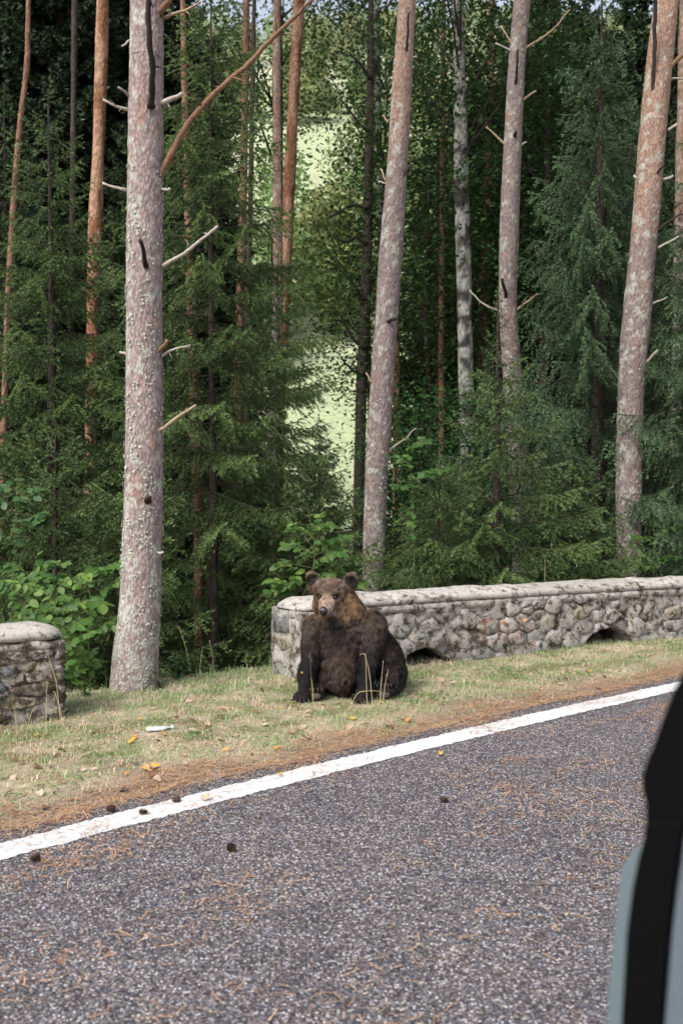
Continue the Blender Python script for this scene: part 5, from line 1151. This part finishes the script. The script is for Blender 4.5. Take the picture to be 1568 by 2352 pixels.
# coat of single hairs
body_me.calc_loop_triangles(); nt = len(body_me.loop_triangles); TI = np.empty(nt * 3, np.int32); body_me.loop_triangles.foreach_get('vertices', TI); TI = TI.reshape(-1, 3)
pa, pb, pc = BV[TI[:, 0]], BV[TI[:, 1]], BV[TI[:, 2]]; ar = np.linalg.norm(np.cross(pb - pa, pc - pa), axis=1)
g_ = np.random.default_rng(801); NH = 170000
wgt = ar * np.where((pa[:, 2] > 0.56) & (pa[:, 1] < 0.1), 2.2, 1.0) * np.where(pa[:, 1] > 0.2, 0.45, 1.0); ti = g_.choice(nt, NH, p=wgt / wgt.sum()); w1_, w2_ = g_.random(NH), g_.random(NH); fl = w1_ + w2_ > 1; w1_[fl] = 1 - w1_[fl]; w2_[fl] = 1 - w2_[fl]
Pn = pa[ti] + (pb - pa)[ti] * w1_[:, None] + (pc - pa)[ti] * w2_[:, None]; Nn = BN[TI[ti, 0]] * (1 - w1_ - w2_)[:, None] + BN[TI[ti, 1]] * w1_[:, None] + BN[TI[ti, 2]] * w2_[:, None]; Nn /= np.linalg.norm(Nn, axis=1)[:, None] + 1e-9
col, ln, flow = bear_fur(Pn, Nn); ok = (ln > 0.002) & (Pn[:, 2] > 0.004); Pn, Nn, col, ln, flow = Pn[ok], Nn[ok], col[ok], ln[ok], flow[ok]; n = len(Pn)
# locks: hairs of one clump share colour and lean together
cl = 0.5 * vn3(Pn[:, 0] * 75, Pn[:, 1] * 75, Pn[:, 2] * 50, 802) + 0.5 * vn3(Pn[:, 0] * 38, Pn[:, 1] * 38, Pn[:, 2] * 24, 812); cl = np.clip((cl - 0.5) * 1.9 + 0.5, 0.0, 1.0); cj = np.stack([vn3(Pn[:, 0] * 48, Pn[:, 1] * 48, Pn[:, 2] * 30, 803 + k) - 0.5 for k in range(3)], 1)
flow = flow / (np.linalg.norm(flow, axis=1)[:, None] + 1e-9); tg_ = flow - Nn * (flow * Nn).sum(1)[:, None]; tg_ += cj * 1.1 + g_.normal(0, 0.13, (n, 3)); tg_ -= Nn * (tg_ * Nn).sum(1)[:, None]; tg_ /= np.linalg.norm(tg_, axis=1)[:, None] + 1e-9
L = ln * g_.uniform(0.7, 1.15, n) * (0.8 + 0.5 * cl); lift = (0.42 + 0.5 * (cl - 0.5))[:, None]
d1 = tg_ * 0.8 + Nn * (lift + 0.25); d2 = tg_ * 0.95 + Nn * (lift * 0.45)
mid = Pn + d1 / np.linalg.norm(d1, axis=1)[:, None] * (L * 0.5)[:, None]; tip = mid + d2 / np.linalg.norm(d2, axis=1)[:, None] * (L * 0.55)[:, None]
sd = np.cross(tg_, Nn); sd = sd * g_.uniform(0.0010, 0.0019, n)[:, None]; root_ = Pn - Nn * 0.002
V = np.stack([root_ - sd, root_ + sd, mid + sd * 0.85, mid - sd * 0.85, tip], 1).reshape(-1, 3)
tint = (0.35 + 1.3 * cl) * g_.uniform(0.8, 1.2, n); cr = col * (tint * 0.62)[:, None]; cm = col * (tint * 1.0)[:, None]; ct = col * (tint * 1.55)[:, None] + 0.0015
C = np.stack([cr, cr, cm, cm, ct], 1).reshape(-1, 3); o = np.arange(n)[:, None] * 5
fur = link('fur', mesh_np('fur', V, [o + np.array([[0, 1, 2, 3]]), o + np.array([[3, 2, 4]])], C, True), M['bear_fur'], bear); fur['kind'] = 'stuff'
# nose, eyes, claws
def blob(name, c, r, axes, mat, parent=bear, seg=16, deform=None):
    bm2 = bmesh.new(); ax = np.array(axes).T
    bmesh.ops.create_uvsphere(bm2, u_segments=seg, v_segments=seg // 2 + 2, radius=1.0, matrix=Matrix([[*(ax[i] * np.array(r)), 0] for i in range(3)] + [[0, 0, 0, 1]]))
    if deform: deform(bm2)
    me = bpy.data.meshes.new(name); bm2.to_mesh(me); bm2.free(); me.polygons.foreach_set('use_smooth', np.ones(len(me.polygons), bool)); return link(name, me, mat, parent, loc=Vector(c))
b = NB('wet_nose'); v = b.coord(); b.base((0.018, 0.019, 0.024)).rough(0.28).bump(b.voro(v, 300), 0.002, 0.4); b.b.inputs['Specular IOR Level'].default_value = 0.6; M['nose'] = b.m
M['eye'] = simple('dark_eye', (0.022, 0.010, 0.006), 0.06, 0.7); M['pit'] = simple('nostril', (0.004, 0.004, 0.004), 0.7); M['claw'] = simple('horn_claw', (0.022, 0.02, 0.019), 0.35, 0.4); M['pad'] = simple('paw_pad', (0.075, 0.06, 0.055), 0.7)
def nose_shape(bm2):
    for vv in bm2.verts:
        p = np.array(vv.co); u_ = p @ Uv
        if u_ < 0: vv.co = Vector(p - Rv * (p @ Rv) * (0.35 * min(1, -u_ / 0.028)))
ns = blob('nose', hd(0, 0.252, -0.043), (0.034, 0.022, 0.029), HA, M['nose'], deform=nose_shape)
for sg in (-1, 1):
    blob('nostril', np.array(Rv * sg * 0.0145 + Fv * 0.0165 - Uv * 0.008), (0.0075, 0.006, 0.0085), HA, M['pit'], ns, 10)
    blob('eye', hd(sg * 0.0600, 0.1135, 0.037), (0.0125, 0.0115, 0.0115), HA, M['eye'])
MT = Acc()
P = np.array([hd(r_, 0.226 - 5.5 * r_ * r_ * 1.2, -0.083 - 3.0 * abs(r_) * 0.12) for r_ in np.linspace(-0.032, 0.032, 9)]); Vm, Qm, Tm = tube(P, np.array([0.001, 0.003, 0.004, 0.0045, 0.0045, 0.0045, 0.004, 0.003, 0.001]), 6); MT.add(Vm, Tm, Qm); link('mouth', MT.mesh('mouth'), M['pit'], bear)
def claws(cx, cy_, n, wdt, z=0.022, out=0.07, ang0=0.0, up=0.0):
    for i in range(n):
        t = (i - (n - 1) / 2) / ((n - 1) / 2); a = ang0 + t * 0.35; bx = cx + t * wdt; d = np.array([math.sin(a), -math.cos(a), 0])
        p0 = np.array([bx, cy_ + 0.018 * t * t, z + up]) ; P = spline(np.array([p0, p0 + d * out * 0.45 + (0, 0, 0.006), p0 + d * out * 0.85 + (0, 0, -0.016 - up * 0.15)]), 7)
        Vc, Qc, Tc = tube(P - p0, np.array([0.009, 0.0085, 0.0078, 0.0066, 0.005, 0.0034, 0.001]), 7); link('claw', mesh_np('claw', Vc, [Qc, Tc]), M['claw'], bear, loc=Vector(p0))
claws(-0.31, -0.315, 5, 0.052, 0.030, 0.06, -0.3); claws(0.15, -0.335, 5, 0.05, 0.03, 0.055, -0.1); claws(0.335, -0.215, 5, 0.045, 0.11, 0.045, 0.0, 0.02); claws(-0.2, -0.235, 4, 0.038, 0.09, 0.04, 0, 0.01)
for cx, cy_, cz, r_ in [(0.335, -0.222, 0.055, (0.045, 0.014, 0.03)), (-0.2, -0.243, 0.045, (0.04, 0.012, 0.025))]: blob('paw_pad', (cx, cy_, cz), r_, np.eye(3), M['pad'])
# a scrap of yellow leaf caught in the coat
lf = link('fallen_leaf', FL['leaf_yellow'][0], None, None, loc=(BX - 0.315, BY - 0.20, bz0 + 0.225), rot=(1.4, 0.2, 0.6), scale=0.38); tag(lf, 'tiny yellow leaf scrap stuck to the bear foreleg', 'leaf')

# ------------------------------------------------------------------ car with its door swung open beside the viewer
CD = np.array([0.766, 0.643]); CNn = np.array([-0.643, 0.766]); HG = np.array([1.02, 0.47])
def cw(s_, t_, z): q = HG + CD * s_ - CNn * t_; return np.array([q[0], q[1], z])
car = empty('car', (*cw(-0.8, 0.9, 0)[:2], 0), 'pale blue-grey car with its dark-framed door swung open at the roadside', 'car')
b = NB('car_paint'); b.base((0.11, 0.15, 0.165)).rough(0.4); b.b.inputs['Coat Weight'].default_value = 0.5; b.b.inputs['Specular IOR Level'].default_value = 0.5; M['paint'] = b.m
M['rubber'] = simple('black_rubber', (0.0025, 0.0025, 0.003), 0.7, 0.06); M['carglass'] = simple('car_glass', (0.02, 0.025, 0.03), 0.05, 0.6); M['tyre'] = simple('tyre', (0.015, 0.015, 0.016), 0.8); M['alloy'] = simple('alloy', (0.5, 0.5, 0.52), 0.35, 0.5, 0.8)
b = NB('door_trim'); v = b.coord(); b.base((0.105, 0.13, 0.155)).rough(0.6).bump(b.noise(v, 400, 3), 0.002, 0.4); M['trim'] = b.m
def cl_(o): o.parent = car; o.matrix_parent_inverse = Matrix.Translation(-Vector(car.location)); return o
def prism(name, poly, f, mat, d0, d1, parent=None, bev=0.0):
    """extrude a 2-D outline between d0 and d1; f maps (a, b, d) to the world"""
    bm2 = bmesh.new(); A0 = [bm2.verts.new(f(p[0], p[1], d0)) for p in poly]; A1 = [bm2.verts.new(f(p[0], p[1], d1)) for p in poly]; k = len(poly)
    bm2.faces.new(A0); bm2.faces.new(A1[::-1])
    for i in range(k): bm2.faces.new((A0[(i + 1) % k], A0[i], A1[i], A1[(i + 1) % k]))
    bmesh.ops.recalc_face_normals(bm2, faces=bm2.faces)
    if bev: bmesh.ops.bevel(bm2, geom=[e for e in bm2.edges if e.calc_face_angle(0) > 0.6], offset=bev, segments=3, affect='EDGES', profile=0.6)
    bmesh.ops.triangulate(bm2, faces=[fc for fc in bm2.faces if len(fc.verts) > 4]); me = bpy.data.meshes.new(name); bm2.to_mesh(me); bm2.free()
    return cl_(link(name, me, mat))
# door plane through the hinge; door coordinates (e along the door, z up, d away from the viewer)
TE = np.array([0.42, 1.36]); DE = TE - HG; DL = np.linalg.norm(DE); DE = DE / DL; DM = np.array([DE[1], -DE[0]]); DM = DM if DM @ HG > 0 else -DM
def dpx(x, y, dd=0.0):                        # photo pixel on the door's inner face -> (e, z)
    d = ray(x, y); t = (HG @ DM + dd) / (d.x * DM[0] + d.y * DM[1]); q = np.array([d.x, d.y]) * t; return ((q - HG) @ DE, HCAM + d.z * t)
def dw(e, z, d): q = HG + DE * e + DM * d; return (q[0], q[1], z)
paintL = [dpx(*p) for p in [(1470, 1935), (1448, 1952), (1424, 1990), (1414, 2040), (1404, 2150), (1394, 2241), (1388, 2351)]]
zb = paintL[-1][1]
panel = paintL + [(paintL[-1][0] + 0.03, 0.85), (paintL[-1][0] + 0.02, 0.55), (paintL[-1][0] - 0.10, 0.36), (0.03, 0.36), (0.0, 0.5), (0.0, 1.16)]
door = prism('door', panel, dw, M['paint'], 0.0, 0.10, bev=0.008)
sealL = [dpx(*p, -0.012) for p in [(1480, 1890), (1474, 1931), (1464, 1967), (1449, 2040), (1435, 2150), (1424, 2351)]]; sealR = [dpx(*p, -0.012) for p in [(1515, 2351), (1531, 2150), (1544, 2040), (1555, 1967), (1566, 1890)]]
seal = prism('door_seal', sealL + [(sealL[-1][0] + 0.02, 0.6), (sealR[0][0] + 0.02, 0.6)] + sealR, dw, M['rubber'], -0.012, -0.0005, bev=0.004)
frL = [dpx(*p) for p in [(1478, 1926), (1479, 1887), (1478, 1847), (1471, 1814), (1469, 1785), (1478, 1755), (1497, 1708), (1519, 1646), (1540, 1591), (1568, 1537), (1612, 1470)]]
e1, z1 = frL[-1]; fr_out = frL + [(e1 - 0.18, z1 + 0.055), (e1 - 0.5, z1 + 0.04), (0.10, z1 - 0.12), (0.0, 1.17)]
fr_in = [(0.10, 1.17), (0.18, z1 - 0.16), (e1 - 0.48, z1 - 0.02), (e1 - 0.2, z1 - 0.01), (frL[8][0] - 0.10, frL[8][1] - 0.02), (frL[4][0] - 0.10, frL[4][1]), dpx(1575, 1926)]
frame = prism('window_frame', fr_out + fr_in, dw, M['rubber'], 0.0, 0.035, bev=0.006)
trim = prism('trim_panel', [(0.05, 0.42)] + [(sealR[0][0] - 0.005 + 0.0, 0.55)] + [(p[0] - 0.004, p[1]) for p in sealR] + [(0.06, 1.16)], dw, M['trim'], -0.008, -0.0005, bev=0.003)
prism('arm_rest', [(0.15, 0.86), (0.62, 0.84), (0.66, 0.88), (0.6, 0.93), (0.2, 0.95)], dw, M['rubber'], -0.07, -0.012, bev=0.012)
prism('door_handle', [(0.30, 1.02), (0.44, 1.02), (0.45, 1.05), (0.30, 1.06)], dw, M['alloy'], -0.03, -0.012, bev=0.006)
# car body, along the road, beside and behind the viewer (s forward, t inwards, z up)
def cbody(poly, t0, t1, name, mat, bev=0.03): return prism(name, poly, lambda a, b_, d: tuple(cw(a, d, b_)), mat, t0, t1, bev=bev)
def archp(cx, r, n=10): return [(cx + r * math.cos(math.pi * k / n), 0.33 + r * math.sin(math.pi * k / n)) for k in range(n + 1)]
low = [(-2.95, 0.45), (-2.9, 0.28)] + archp(-2.1, 0.36)[::-1] + archp(0.45, 0.36)[::-1] + [(1.2, 0.26), (1.3, 0.5), (1.24, 0.72), (0.95, 0.86), (0.05, 1.0), (-2.85, 1.06), (-2.97, 0.9)]
cbody(low, 0.03, 1.74, 'body', M['paint'])
cbody([(0.02, 1.0), (-0.62, 1.40), (-2.2, 1.42), (-2.8, 1.05)], 0.14, 1.62, 'window_glass', M['carglass'], 0.05)
cbody([(-0.5, 1.36), (-0.66, 1.44), (-2.2, 1.46), (-2.4, 1.36), (-2.2, 1.40), (-0.66, 1.39)], 0.12, 1.64, 'roof', M['paint'], 0.01)
for s_ in (-2.1, 0.45):
    for t_ in (0.04, 1.52):
        Vw, Qw, Tw = tube(np.array([cw(s_, t_ + q, 0.32) for q in (0, 0.03, 0.17, 0.2)]), np.array([0.27, 0.32, 0.32, 0.27]), 28); wh = cl_(link('wheel', mesh_np('wheel', Vw, [Qw, Tw]), M['tyre']))
        o_ = -0.012 if t_ < 1 else 0.212; Vw, Qw, Tw = tube(np.array([cw(s_, t_ + q, 0.32) for q in ((o_, o_ + 0.02) if t_ < 1 else (o_ - 0.02, o_))]), np.array([0.2, 0.2]), 20); rim = link('rim', mesh_np('rim', Vw, [Qw, Tw], smooth=False), M['alloy']); rim.parent = wh
for t_ in (0.12, 1.42): cbody([(1.22, 0.62), (1.285, 0.6), (1.26, 0.72), (1.15, 0.76)], t_, t_ + 0.24, 'headlight', M['alloy'], 0.01)
